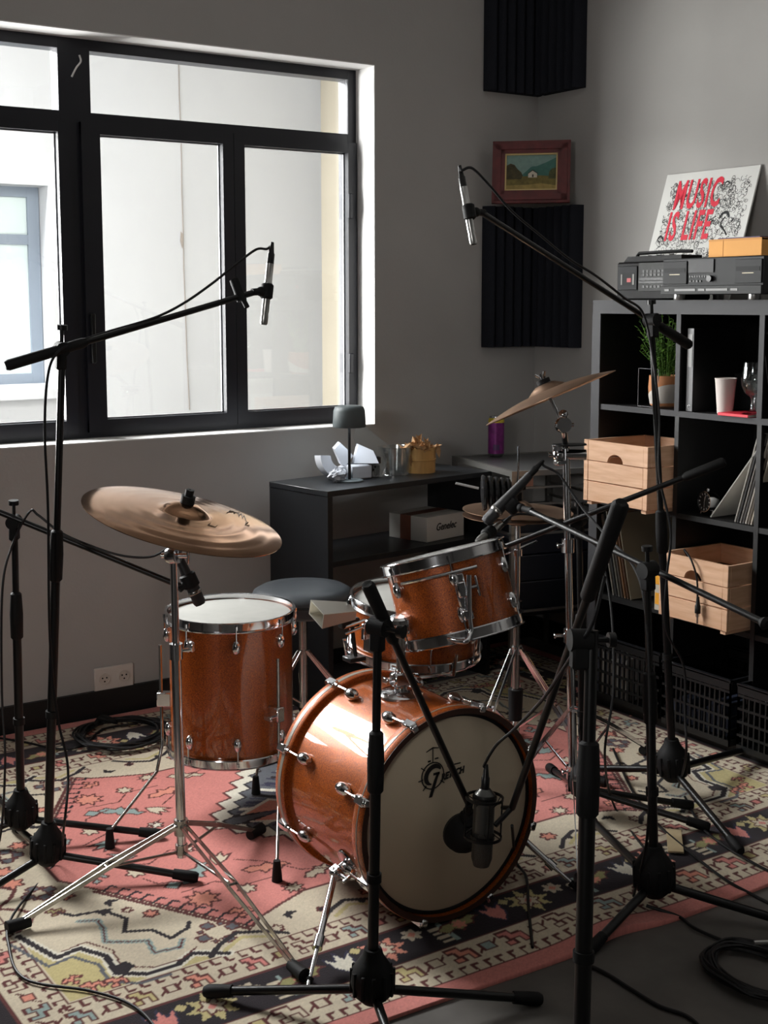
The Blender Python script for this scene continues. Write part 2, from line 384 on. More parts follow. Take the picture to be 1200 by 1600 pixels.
# double wall socket
ot = thing('wall_socket', 'white double power socket low on the wall above the black baseboard', 'socket', (1.718, YW, .14))
m = MB(); m.rbox((1.643, YW-.012, .096), (1.793, YW, .18), .003); m.build('cover', mat('socket_white', (212, 204, 196), .4), ot)
for x in (1.681, 1.756):
    m = MB(); m.lathe([(.021, 0), (.021, .004), (.018, .004), (.017, .0006), (.001, .0006)], 32, frame_z((x, YW-.012, .138), (0, -1, 0), (0, 0, 1)))
    s_ = m.build('socket_well', mat('socket_cream', (206, 196, 186), .4), ot)
    m = MB()
    for dx, dz in ((-.008, .004), (.008, .004), (0, -.009)): m.cyl((x+dx, YW-.0122, .138+dz), (x+dx, YW-.0136, .138+dz), .003, n=10)
    m.build('socket_hole', BLKM, s_)

# ------------------------------------------------------------------ rug
RX, RY, RW, RH, CELL = .45, 2.08, 3.10, 2.20, .0045
def make_rug():
    nx, ny = int(RW/CELL)+1, int(RH/CELL)+1
    gx = np.linspace(0, RW, nx); gy = np.linspace(0, RH, ny); X, Y = np.meshgrid(gx, gy)
    img = np.zeros((ny, nx, 3)); cx, cy = RW/2, RH/2
    K = dict(coral=(206,130,122), cream=(204,191,168), ochre=(190,176,126), dark=(34,26,32), brown=(92,44,42), pink=(216,142,122), blue=(142,160,156), grey=(92,94,100), white=(218,212,196), olive=(150,146,98), navy=(46,44,66))
    K = {k: np.array(lin(v)) for k, v in K.items()}
    def sl(xa, xb, ya, yb):
        i0 = max(0, int(xa/CELL)-1); i1 = min(nx, int(xb/CELL)+2); j0 = max(0, int(ya/CELL)-1); j1 = min(ny, int(yb/CELL)+2)
        return slice(j0, max(j0, j1)), slice(i0, max(i0, i1))
    def rect(xa, ya, xb, yb, c): img[sl(xa+CELL, xb-CELL, ya+CELL, yb-CELL)] = K[c]
    def poly(P, c):
        P = np.array(P); s_ = sl(P[:,0].min(), P[:,0].max(), P[:,1].min(), P[:,1].max()); x = X[s_]; y = Y[s_]
        if x.size == 0: return
        ins = np.zeros(x.shape, bool); j = len(P)-1
        for i in range(len(P)):
            xi, yi = P[i]; xj, yj = P[j]
            if yi != yj: ins ^= ((yi > y) != (yj > y)) & (x < (xj-xi)*(y-yi)/(yj-yi)+xi)
            j = i
        img[s_][ins] = K[c]
    def line(P, w_, c, closed=False):
        P = [np.array(p, float) for p in P]
        if closed: P.append(P[0])
        for a, b in zip(P[:-1], P[1:]):
            s_ = sl(min(a[0], b[0])-w_, max(a[0], b[0])+w_, min(a[1], b[1])-w_, max(a[1], b[1])+w_); x = X[s_]; y = Y[s_]
            if x.size == 0: continue
            d = b-a; L = max(1e-9, d@d); t = np.clip(((x-a[0])*d[0]+(y-a[1])*d[1])/L, 0, 1)
            q = np.hypot(x-a[0]-t*d[0], y-a[1]-t*d[1]) < w_/2; img[s_][q] = K[c]
    def sym(fn, *P, **k):       # four-fold symmetric drawing, quadrant lower left is drawn
        *pp, = P; pts = pp[0]; rest = pp[1:]
        for sx in (0, 1):
            for sy in (0, 1):
                fn([((RW-x) if sx else x, (RH-y) if sy else y) for x, y in pts], *rest, **k)
    def motif(c, shape, s_, rot, fill, edge='brown', lw=.006):
        P = [(c[0]+s_*(x*math.cos(rot)-y*math.sin(rot)), c[1]+s_*(x*math.sin(rot)+y*math.cos(rot))) for x, y in shape]
        if fill: poly(P, fill)
        if edge: line(P, lw, edge, True)
    star = [(math.cos(i*PI/8)*(1 if i % 2 == 0 else .55), math.sin(i*PI/8)*(1 if i % 2 == 0 else .55)) for i in range(16)]
    flower = [(math.cos(i*PI/12)*(1 if i % 4 in (0,) else .8 if i % 4 in (1, 3) else .55), math.sin(i*PI/12)*(1 if i % 4 == 0 else .8 if i % 4 in (1, 3) else .55)) for i in range(24)]
    dia = [(1,0),(0,1),(-1,0),(0,-1)]; sq = [(1,1),(-1,1),(-1,-1),(1,-1)]
    bird = [(-1.3,-.1),(-.8,.3),(-.3,.25),(0,.6),(.4,.35),(.9,.6),(1.3,.2),(.9,.15),(.7,-.3),(.2,-.2),(-.1,-.6),(-.4,-.25),(-.9,-.5)]
    tulip = [(0,-1),(.5,-.3),(.7,.8),(.25,.3),(0,1),(-.25,.3),(-.7,.8),(-.5,-.3)]
    ess = [(-1,-1),(-.2,-1),(-.2,-.2),(.5,-.2),(.5,-1),(1,-1),(1,.4),(.2,.4),(.2,1),(-1,1),(-1,.4),(-.5,.4),(-.5,-.4),(-1,-.4)]
    rect(0, 0, RW, RH, 'coral')
    def ins(d, c): rect(d, d, RW-d, RH-d, c)
    ins(.058, 'brown'); ins(.062, 'cream'); ins(.178, 'brown'); ins(.184, 'dark'); ins(.318, 'brown'); ins(.325, 'cream'); ins(.428, 'brown'); ins(.434, 'cream')
    # comb teeth and small motifs along the bands
    def band(o0, o1, fn, step):
        for side in range(4):
            L = (RW if side % 2 == 0 else RH)-2*o0; n = int(L/step)
            for i in range(n):
                t = o0+(i+.5)*L/n
                def T(u, v):      # u along, v from outer edge inwards
                    return ((t+u, v), (RW-v, t+u), (RW-(t+u), RH-v), (v, RH-(t+u)))[side]
                fn(T, i)
    def comb(a, b, c='brown'):
        def f(T, i): line([T(0, a), T(0, b), T(.014, b)], .008, c)
        return f
    band(.062, 0, comb(.062, .085), .034); band(.40, 0, comb(.428, .405), .034)
    def strip(v0, v1):
        vm, h = (v0+v1)/2, (v1-v0)/2
        def f(T, i):
            col = ('pink', 'ochre', 'blue', 'cream', 'coral')[(i*7) % 5]
            if i % 2: 
                P = [T(a*h*.8, vm+b*h*.8) for a, b in ess]; poly(P, col); line(P, .006, 'brown', True)
            else:
                P = [T(a*h*.42, vm+b*h*.42) for a, b in sq]; poly(P, ('cream', col)[i % 4 == 0]); line(P, .007, 'brown', True)
                line([T(-h*.9, vm-h*.5), T(-h*.42, vm)], .006, 'brown'); line([T(h*.9, vm+h*.5), T(h*.42, vm)], .006, 'brown')
        return f
    band(.095, 0, strip(.095, .172), .074); band(.333, 0, strip(.333, .398), .066)
    def dk(T, i):
        vm = .251; k = i % 4
        def P(sh, s_, dx=0, dv=0): return [T(dx+a*s_, vm+dv+b*s_) for a, b in sh]
        if k == 0:
            q = P(star, .062); poly(q, ('ochre', 'pink')[i % 8 == 0]); q = P(flower, .034); poly(q, 'cream'); line(q, .005, 'brown', True); poly(P(dia, .012), 'coral')
        elif k == 1:
            poly(P(flower, .03, -.015, .02), 'cream'); poly(P(dia, .012, -.015, .02), 'pink')
            for a in range(4): line([T(.03, vm-.05+a*.02), T(.066, vm-.05+a*.02)], .011, 'cream')
            line([T(.066, vm-.055), T(.066, vm+.03)], .012, 'blue')
        elif k == 2:
            q = P(bird, .05); poly(q, 'olive'); line(q, .005, 'brown', True); poly(P(flower, .022, 0, .0), 'pink')
        else:
            poly(P(tulip, .05), ('white', 'coral')[i % 8 == 3]); line(P(tulip, .05), .005, 'navy', True); poly(P(dia, .016, .05, .03), 'ochre')
    band(.19, 0, dk, .108)
    # field corners
    w2r = lambda pts: [(x-RX, y-RY) for x, y in pts]
    cor = w2r([(.885,2.86),(.925,2.712),(.985,2.725),(1.022,2.655),(1.012,2.572),(1.07,2.53),(1.14,2.53),(1.19,2.56),(1.26,2.515)])
    sym(poly, cor+[(.434,.434)], 'ochre'); sym(line, cor, .030, 'white'); sym(line, cor, .016, 'dark')
    cor2 = [(x-.028, y-.028) for x, y in cor[:7]]; sym(line, cor2, .010, 'grey'); cor3 = [(x+.022, y+.02) for x, y in cor[1:-1]]; sym(line, cor3, .005, 'brown')
    for q, s_, r in (((.50,.47), .022, .3), ((.55,.46), .02, .2), ((.47,.52), .018, 1)):
        sym(lambda P, *a, **k: (poly(P, 'pink'), line(P, .005, 'brown', True)), [(q[0]+s_*(a*math.cos(r)-b*math.sin(r)), q[1]+s_*(a*math.sin(r)+b*math.cos(r))) for a, b in ess])
    hook = w2r([(1.0,2.93),(1.03,2.885),(1.10,2.87),(1.13,2.80),(1.10,2.74),(1.16,2.71),(1.18,2.65),(1.235,2.675),(1.25,2.70)]); sym(line, hook, .012, 'dark')
    hk = w2r([(1.03,2.85),(1.07,2.83),(1.065,2.78),(1.045,2.72),(1.09,2.69),(1.13,2.67),(1.12,2.61),(1.18,2.60),(1.2,2.63)]); sym(line, hk, .016, 'blue'); sym(line, hk, .005, 'brown')
    sym(poly, w2r([(1.02,2.55),(1.06,2.58),(1.05,2.61),(1.01,2.60)]), 'dark')
    # medallion
    hw, hh = .935, .585
    med = [(cx-hw, cy+.09), (cx-hw, cy-.09), (cx-.87, cy-.195), (cx-.635, cy-hh), (cx-.60, cy-hh+.03), (cx-.52, cy-.52), (cx-.44, cy-.49), (cx, cy-.49)]
    full = med+[(2*cx-x, y) for x, y in med[::-1]]; lowr = [(x, y) for x, y in full if y < cy]
    M4 = [(x, y) for x, y in full if y <= cy]+[(2*cx-x, 2*cy-y) for x, y in full if y <= cy]
    poly(M4, 'coral'); line(M4, .009, 'brown', True)
    a, b = np.array([cx-.87, cy-.195]), np.array([cx-.635, cy-hh]); d = (b-a)/np.linalg.norm(b-a); nrm = np.array([-d[1], d[0]])
    if (np.array([cx, cy])-a)@nrm < 0: nrm = -nrm
    L = np.linalg.norm(b-a); sym(line, [tuple(a-nrm*.012), tuple(b-nrm*.012)], .012, 'brown')
    for i in range(12):
        p = a+d*L*(i+.5)/12; sym(line, [tuple(p), tuple(p+nrm*.032), tuple(p+nrm*.032+d*.016)], .008, 'dark')
    # medallion core with stepped white edge
    zz = []; n = 6; P0, P1 = (cx-.47, cy-.02), (cx-.15, cy-.40)
    for i in range(n):
        t = i/n; x = P0[0]+(P1[0]-P0[0])*t; y = P0[1]+(P1[1]-P0[1])*t; zz += [(x, y), (x+.055, y-.015)]
    zz += [(cx-.13, cy-.43), (cx, cy-.44)]
    q = zz+[(2*cx-x, y) for x, y in zz[::-1]]; Q = q+[(2*cx-x, 2*cy-y) for x, y in q]
    poly(Q, 'white'); line(Q, .008, 'brown', True)
    Q2 = [(cx+(x-cx)*.87, cy+(y-cy)*.87) for x, y in Q]; poly(Q2, 'grey'); line(Q2, .007, 'dark', True)
    for i in range(9):
        t = -.36+i*.09; sym(line, [(cx-.36+.04*i, cy-.03-.035*i), (cx-.30+.045*i, cy-.02-.02*i)], .02, ('dark', 'white', 'navy')[i % 3])
        sym(line, [(cx-.34+.04*i, cy-.05-.038*i), (cx-.25+.04*i, cy+.0-.025*i)], .010, 'navy')
    sym(poly, [(cx-.34, cy-.03), (cx-.22, cy-.09), (cx-.16, cy-.03), (cx-.2, cy+.0)], 'pink'); sym(line, [(cx-.34, cy-.03), (cx-.22, cy-.09), (cx-.16, cy-.03)], .012, 'white')
    motif((cx, cy), star, .17, 0, 'white'); motif((cx, cy), star, .12, 0, 'navy'); motif((cx, cy), flower, .07, 0, 'pink')
    # motifs in the coral and the cream
    def m4(p, sh, s_, rot, fill, edge='brown', lw=.006):
        sym(lambda P, *a, **k: ((poly(P, fill) if fill else None), line(P, lw, edge, True)), [(p[0]-RX+s_*(x*math.cos(rot)-y*math.sin(rot)), p[1]-RY+s_*(x*math.sin(rot)+y*math.cos(rot))) for x, y in sh])
    for p, sh, s_, r, f in (((1.25,3.02), flower, .03, 0, 'cream'), ((1.38,2.93), bird, .055, .5, 'blue'), ((1.25,3.13), tulip, .045, 1.2, 'blue'), ((1.45,2.78), flower, .028, 0, 'cream'), ((1.55,2.86), bird, .05, -.4, 'pink'),
        ((1.33,2.79), star, .05, 0, 'pink'), ((1.30,2.9), dia, .025, 0, 'blue'), ((1.47,2.98), tulip, .04, -.6, 'cream'), ((1.42,3.08), flower, .026, 0, 'white'), ((1.66,2.77), bird, .045, .2, 'cream'), ((1.77,2.70), flower, .028, 0, 'cream'), ((1.15,3.05), ess, .025, .5, 'blue'), ((1.95,2.66), tulip, .045, 0, 'blue'), ((1.38,2.68), ess, .024, .4, 'pink'), ((1.55,2.72), star, .03, 0, 'cream')):
        m4(p, sh, s_, r, f)
    for P in ([(1.2,3.1),(1.3,3.05),(1.38,3.1),(1.45,3.05)], [(1.3,2.85),(1.4,2.86),(1.45,2.80),(1.55,2.80)], [(1.5,2.95),(1.56,2.90),(1.62,2.80),(1.75,2.74)], [(1.85,2.66),(1.9,2.72),(2.0,2.7)], [(1.25,2.98),(1.27,2.93),(1.35,2.9)]):
        sym(line, w2r(P), .005, 'brown')
    for p, s_ in (((1.285,2.615), .042), ((1.0,3.05), .03)):
        for k in range(8):
            a = k*PI/4+.2; c_ = (p[0]+s_*math.cos(a), p[1]+s_*math.sin(a)); m4(c_, [(.0,-.6),(.6,0),(0,.6),(-.6,0)] if k % 2 else sq, .014, a, 'grey')
    for p, sh, s_, f in (((1.19,2.79), flower, .022, 'pink'), ((1.15,2.84), flower, .014, 'cream'), ((1.05,3.0), flower, .028, 'pink'), ((.96,3.14), flower, .034, 'pink'), ((1.0,2.93), ess, .018, 'olive'), ((1.41,2.555), flower, .02, 'cream'), ((1.7,2.6), flower, .026, 'pink'), ((1.85,2.57), ess, .022, 'pink'), ((1.55,2.58), dia, .015, 'dark'), ((1.98,2.6), flower, .02, 'blue')):
        m4(p, sh, s_, .3, f)
    for p in ((1.13,2.90), (1.10,2.86), (1.47,2.60), (1.66,2.56)):
        m4(p, [(-1,-.5),(0,0),(1,-.7),(.6,.5),(-.4,.6)], .018, .8, 'dark', 'dark')
    for cc in ((1.32,2.53), (1.62,2.53), (1.92,2.53)):
        sym(line, w2r([(cc[0]-.1, 2.522), (cc[0]-.06, 2.56), (cc[0], 2.59), (cc[0]+.06, 2.56), (cc[0]+.1, 2.522)]), .014, 'dark'); sym(line, w2r([(cc[0]-.06, 2.53), (cc[0], 2.565), (cc[0]+.06, 2.53)]), .012, 'ochre')
    for cc in (2.95, 3.1):
        sym(line, w2r([(.892, cc-.07), (.93, cc-.04), (.955, cc), (.93, cc+.04), (.892, cc+.07)]), .012, 'brown')
    rng = np.random.default_rng(3); img *= (1+rng.normal(0, .05, (ny, nx, 1))); img = np.clip(img, 0, 1)
    # slightly wavy cloth with thickness
    Z = .009+.0015*np.sin(X*5)*np.sin(Y*4+1); nearedge = np.exp(-((Y)/.12)**2); Z = Z+.010*nearedge*np.exp(-((X-1.62)/.12)**2)
    Yd = Y+.018*nearedge*np.sin(X*2.2+.5)+.02*nearedge*np.exp(-((X-1.62)/.10)**2)
    vs = np.stack([X+RX, Yd+RY, Z], -1).reshape(-1, 3); N = nx*ny
    border = [j*nx for j in range(0)]  # outline, dropped to the floor
    ring = list(range(nx))+[j*nx+nx-1 for j in range(1, ny)]+[(ny-1)*nx+i for i in range(nx-2, -1, -1)]+[j*nx for j in range(ny-2, 0, -1)]
    bot = vs[ring].copy(); bot[:, 2] = .0005; vs2 = np.concatenate([vs, bot])
    ii = (np.arange(ny-1)[:, None]*nx+np.arange(nx-1)[None]).reshape(-1); F = np.stack([ii, ii+1, ii+nx+1, ii+nx], 1)
    k = len(ring); r_ = np.array(ring); a = np.arange(k); F2 = np.stack([r_, N+a, N+(a+1) % k, r_[(a+1) % k]], 1); F = np.concatenate([F, F2])
    me = bpy.data.meshes.new('rug'); me.vertices.add(len(vs2)); me.vertices.foreach_set('co', vs2.ravel().astype(np.float32))
    me.loops.add(F.size); me.loops.foreach_set('vertex_index', F.ravel().astype(np.int32)); me.polygons.add(len(F))
    me.polygons.foreach_set('loop_start', (np.arange(len(F))*4).astype(np.int32)); me.update(calc_edges=True); me.validate(); me.shade_smooth()
    col = me.color_attributes.new('dye', 'FLOAT_COLOR', 'POINT')
    cc = np.ones((len(vs2), 4), np.float32); cc[:N, :3] = img.reshape(-1, 3); cc[N:, :3] = img.reshape(-1, 3)[ring]
    col.data.foreach_set('color', cc.ravel())
    mt = bpy.data.materials.new('rug_wool'); mt.use_nodes = True; nt = mt.node_tree; b = nt.nodes['Principled BSDF']
    vc = nt.nodes.new('ShaderNodeVertexColor'); vc.layer_name = 'dye'
    tc = nt.nodes.new('ShaderNodeTexCoord'); n = nt.nodes.new('ShaderNodeTexNoise'); n.inputs['Scale'].default_value = 3.5; n.inputs['Detail'].default_value = 6
    nt.links.new(tc.outputs['Object'], n.inputs['Vector'])
    hs = nt.nodes.new('ShaderNodeHueSaturation'); mr = nt.nodes.new('ShaderNodeMapRange'); mr.inputs[3].default_value = .82; mr.inputs[4].default_value = 1.15
    nt.links.new(n.outputs[0], mr.inputs[0]); nt.links.new(mr.outputs[0], hs.inputs['Value']); nt.links.new(vc.outputs[0], hs.inputs['Color']); nt.links.new(hs.outputs[0], b.inputs['Base Color'])
    b.inputs['Roughness'].default_value = .95; b.inputs['Specular IOR Level'].default_value = .1; b.inputs['Sheen Weight'].default_value = .15
    n2 = nt.nodes.new('ShaderNodeTexNoise'); n2.inputs['Scale'].default_value = 350; nt.links.new(tc.outputs['Object'], n2.inputs['Vector'])
    bp = nt.nodes.new('ShaderNodeBump'); bp.inputs['Strength'].default_value = .35; bp.inputs['Distance'].default_value = .003
    nt.links.new(n2.outputs[0], bp.inputs['Height']); nt.links.new(bp.outputs[0], b.inputs['Normal'])
    me.materials.append(mt); o = bpy.data.objects.new('rug', me); C.objects.link(o)
    tag(o, 'large oriental rug with coral medallion, cream field and dark flowered border', 'rug')
make_rug()
GZ = .010     # top of the rug

# ------------------------------------------------------------------ drums
def drum_lug(kind):
    m = MB()
    if kind == 'tear':      # origin on shell, x outwards, z towards the rim
        prof = [(1e-4,-.021),(.006,-.019),(.0105,-.012),(.0125,-.002),(.011,.009),(.008,.017),(.005,.020),(1e-4,.0205)]
        m.lathe(prof, 16, Matrix.Translation((.004,0,0)) @ Matrix.Diagonal((1.1,1,1,1)))
    return m
def drum(M, r, h, label, cat, nl=6, rod=.075, name='drum', lughi=.055, topm=None, snare=False):
    t = thing(name, label, cat, M=M); W_ = lambda p: M @ V(p)
    MB().lathe([(r, 0), (r, h), (r-.007, h), (r-.007, 0)], 72, M, closed=True).build('shell', SPARK, t)
    MB().lathe([(1e-4, h+.001), (r-.008, h+.0015), (r+.002, h-.002), (r+.002, h-.004), (1e-4, h-.001)], 72, M).build('drum_head', topm or CREAMH, t)
    MB().lathe([(1e-4, -.001), (r-.008, -.0015), (r+.002, .002), (r+.002, .004), (1e-4, .001)], 72, M).build('resonant_head', CREAMH, t)
    for s_, z in ((1, h), (-1, 0)):
        m = MB(); P = [(r+.004, z-s_*.014), (r+.013, z-s_*.014), (r+.014, z-s_*.011), (r+.0065, z-s_*.0105), (r+.0065, z+s_*.012), (r+.011, z+s_*.014), (r+.010, z+s_*.016), (r+.0035, z+s_*.0145), (r+.0035, z-s_*.006)]
        m.lathe(P, 72, M, closed=True)
        m.build('hoop', CHR, t)
    lm = drum_lug('tear')
    first = None; rodo = None; clawo = None
    for s_ in (1, -1):
        for i in range(nl):
            a = 2*PI*(i+.5)/nl
            z = (h-lughi) if s_ > 0 else lughi
            rot = Matrix.Rotation(a, 4, 'Z'); flip = Matrix.Rotation(PI, 4, 'X') if s_ < 0 else Matrix.Identity(4)
            if first is None:
                me = bpy.data.meshes.new('lug'); first = MB_local(lm, 'lug', CHR, t)
                rm = MB(); rm.cyl((.012, 0, .012), (.012, 0, lughi+.004), .0022, n=8); rm.cyl((.012, 0, lughi-.004), (.012, 0, lughi+.006), .0042, n=8)
                rodo = MB_local(rm, 'tension_rod', CHR, first); l = first; 
            else:
                l = first.copy(); C.objects.link(l); l.parent = t
                rr = rodo.copy(); C.objects.link(rr); rr.parent = l
            l.matrix_basis = rot @ Matrix.Translation((r, 0, z)) @ flip
    return t
def MB_local(mb, name, m, parent):       # vertices already in the parent's space
    o = mb.build(name, m, None); o.parent = parent; return o

# floor tom
FTZ = .205; fc = on('z', .60, 360, 955)
FTM = Matrix.Translation((fc.x, fc.y, FTZ))
ft = drum(FTM, .178, .39, 'orange sparkle floor tom on three chrome legs beside the bass drum', 'drum', 8, name='floor_tom')
for lx, ly, tx, ty, (fx, fy_) in ((228, 1105, 242, 1022, (172, 1330)), (437, 1110, 441, 1040, (433, 1382)), (400, 1180, 400, 1190, (400, 1245))):
    foot = on('z', 0, fx, fy_); foot.z = GZ
    FH = V((_f.x, _f.y, 0)).normalized(); dv = {228: -RT, 437: (RT*.147-FH*.144).normalized(), 400: (RT*.07+FH*.19).normalized()}[lx]; dv = V((dv.x, dv.y, 0)).normalized()
    base = V((fc.x, fc.y, 0))+dv*.206
    m = MB(); m.tube([base+V((0,0,.50 if lx != 400 else .42)), base+V((0,0,.20)), V((base.x+(foot.x-base.x)*.12, base.y+(foot.y-base.y)*.12, .13)), foot+V((0,0,.045))], .0048, 10)
    l = m.build('leg', CHRD, ft)
    m = MB(); m.lathe([(1e-4, 0), (.014, 0), (.0125, .02), (.009, .055), (1e-4, .055)], 16, Matrix.Translation(foot)); m.build('rubber_foot', RUB, l)
    m = MB(); R3 = basis(base, dv, (0, 0, 1)); m.rbox((-.030, -.012+.33, -.014), (.012, .03+.33, .014), .003, R3); m.cyl(R3 @ V((0, .335, .014)), R3 @ V((0, .335, .04)), .004, n=8); m.rbox((-.016, .328, .035), (.016, .342, .042), .002, R3)
    m.build('leg_bracket', CHR, ft)

# bass drum, axis along Y
BR, BL, BC = .254, .40, V((1.78, 2.352, .274))
BM = Matrix(((1,0,0,BC.x),(0,0,-1,BC.y+BL),(0,1,0,BC.z),(0,0,0,1)))   # local z -> -Y world, from batter side to front
BM = frame_z((BC.x, BC.y+BL, BC.z), (0, -1, 0), (1, 0, 0))
bd = thing('bass_drum', 'orange sparkle bass drum with cream front head and black lettering', 'drum', M=BM)
MB().lathe([(BR-.006, .02), (BR-.006, BL-.02), (BR-.014, BL-.02), (BR-.014, .02)], 96, BM, closed=True).build('shell', SPARK, bd)
HOOPIN = mat('hoop_inlay', (128, 120, 110), .4)
for k, (z0, z1) in enumerate(((0, .042), (BL-.042, BL))):
    hp = MB().lathe([(BR-.008, z0), (BR+.006, z0), (BR+.008, z0+.003), (BR+.008, z1-.003), (BR+.006, z1), (BR-.008, z1)], 96, BM, closed=True).build('wooden_hoop', SPARK, bd)
    gi = .014 if k == 0 else .0185; MB().lathe([(BR+.0078, z0+gi), (BR+.0088, z0+gi+.001), (BR+.0088, z1-gi-.001), (BR+.0078, z1-gi)], 96, BM, closed=True).build('hoop_inlay', HOOPIN, hp)
MB().lathe([(1e-4, BL-.014), (BR-.02, BL-.014), (BR-.009, BL-.02), (BR-.009, BL-.024), (1e-4, BL-.017)], 96, BM).build('front_head', FRONTH, bd)
MB().lathe([(BR-.009, BL-.013), (BR-.016, BL-.013), (BR-.018, BL-.016), (BR-.009, BL-.016)], 96, BM, closed=True).build('head_ring', BLKM, bd)
MB().lathe([(1e-4, .014), (BR-.009, .02), (BR-.009, .024), (1e-4, .017)], 96, BM).build('batter_head', CREAMH, bd)
MB().lathe([(BR-.008, BL+.0002), (BR+.006, BL+.0002), (BR+.006, BL+.0012), (BR-.008, BL+.0012)], 96, BM, closed=True).build('hoop_edge', mat('hoop_edge_wood', (54, 30, 20), .5), bd)
lug0 = None
for s_ in (1, -1):
    for i in range(8):
        a = 2*PI*(i+.5)/8 + (.06 if s_ > 0 else 0)
        if lug0 is None:
            m = MB(); m.lathe([(1e-4,-.026),(.008,-.024),(.0135,-.014),(.0155,0),(.0125,.014),(.007,.024),(1e-4,.026)], 18, Matrix.Translation((.010,0,0)) @ Matrix.Diagonal((1.0,1,1,1)))
            lug0 = MB_local(m, 'lug', CHR, bd)
            r0 = MB_local(MB().cyl((.016, 0, .012), (.018, 0, .095), .003, n=8), 'tension_rod', CHR, lug0)
            m = MB(); m.rbox((.010, -.011, .070), (.026, .011, .108), .003); m.rbox((.004, -.009, .094), (.022, .009, .112), .003); m.cyl((.018, 0, .06), (.018, 0, .078), .006, n=10)
            c0 = MB_local(m, 'claw_hook', CHR, lug0)
            l = lug0
        else:
            l = lug0.copy(); C.objects.link(l); l.parent = bd
            for q in (r0, c0): c_ = q.copy(); C.objects.link(c_); c_.parent = l
        z = BL-.105 if s_ > 0 else .105
        l.matrix_basis = Matrix.Rotation(a, 4, 'Z') @ Matrix.Translation((BR-.006, 0, z)) @ (Matrix.Rotation(PI, 4, 'X') if s_ < 0 else Matrix.Identity(4))
# lettering on the front head
INK = mat('black_print', (22, 20, 20), .6)
yf = BC.y+.0125
def hp(a, b): p = on('y', yf, a, b); return p
lc = hp(676, 1212); LM = basis(lc, (1, 0, 0), (0, 0, 1)); k = .0268/20    # logo circle radius ~ 21 px
m = MB(); rr = .032
m.lathe([(rr-.0014, 0), (rr+.0014, 0), (rr+.0014, .0008), (rr-.0014, .0008)], 48, LM, closed=True)
for a in (-2.3, -.62, 2.5, 3.3): 
    d = V((math.cos(a), math.sin(a), 0)); m.box((-.0012, -.006, 0), (.0012, .008, .0008), LM @ Matrix.Translation(d*(rr+.002)) @ Matrix.Rotation(a-PI/2, 4, 'Z'))
m.box((-.001, rr, 0), (.001, rr+.034, .0008), LM)                    # cymbal stand doodle
m.prism([LM @ V(p) for p in ((-.019, rr+.028, 0), (0, rr+.0345, 0), (.017, rr+.032, 0), (.017, rr+.034, 0), (0, rr+.038, 0), (-.019, rr+.030, 0))], LM.to_3x3() @ V((0, 0, .0008)))
m.box((-.014, rr+.003, 0), (-.006, rr+.007, .0008), LM); m.box((.006, rr+.007, 0), (.016, rr+.010, .0008), LM)
m.build('printed_emblem', INK, bd)
m = MB()                                                             # large slanted G
arc = [(.0215*math.cos(a)+.002, .0215*math.sin(a)+.001) for a in np.linspace(.55, 4.6, 22)]
prev = None; P = []; Q = []
for i, (x, y) in enumerate(arc):
    t = i/21; wd = .002+.0045*math.sin(PI*min(1, t*1.05))**.7; n_ = V((x-.002, y-.001)).normalized(); P.append((x+n_.x*wd, y+n_.y*wd)); Q.append((x-n_.x*wd, y-n_.y*wd))
m.prism([LM @ V((x+.18*y, y, .0002)) for x, y in P+Q[::-1]], LM.to_3x3() @ V((0, 0, .0007)))
m.prism([LM @ V(p) for p in ((.014, .006, .0002), (.020, .006, .0002), (-.002, -.052, .0002), (-.011, -.052, .0002), (.004, -.012, .0002))], LM.to_3x3() @ V((0, 0, .0007)))
m.box((.002, .0, .0002), (.02, .006, .0009), LM)
m.build('printed_initial', INK, bd)
text_mesh('RETSCH', 'printed_lettering', INK, bd, basis(hp(707, 1209), (1, 0, .10), (0, 0, 1)), .0225, .0006, .0009, .84, .28)
MB().box((.042, .0135, .0002), (.082, .0165, .0009), LM).build('printed_bar', INK, bd)
# spurs
for sx, (fx, fy_), a in ((-1, (480, 1555), 205), (1, (905, 1398), -25)):
    ft_ = on('z', 0, fx, fy_); ft_.z = GZ
    ar = math.radians(a); n_ = V((math.cos(ar), 0, math.sin(ar))); p = V((BC.x, BC.y+.115, BC.z))+n_*(BR-.006)
    m = MB(); fm = frame_z(p, n_, (0, 1, 0)); m.lathe([(1e-4, .012), (.012, .011), (.034, .004), (.036, 0), (1e-4, 0)], 28, fm); m.cyl(p, p+n_*.04, .012); m.rbox((-.014, -.014, .022), (.014, .014, .05), .004, fm); m.cyl(fm @ V((-.014, 0, .036)), fm @ V((-.045, 0, .036)), .005, n=8); m.rbox((-.05, -.004, .024), (-.042, .004, .048), .002, fm)
    sp = m.build('spur_bracket', CHR, bd)
    q = p+n_*.04; mid = q.lerp(ft_, .62)
    m = MB(); m.cyl(q, mid, .0082, n=14); m.cyl(q.lerp(ft_, .56), q.lerp(ft_, .66), .012, n=14); m.cyl(mid, ft_+V((0,0,.004)), .0052, .0045, n=12); m.sph(q, .015)
    l = m.build('spur_leg', CHR, bd)
    MB().cyl(ft_+(q-ft_).normalized()*.03, ft_, .009, .004, n=12).build('spur_tip', RUB, l)
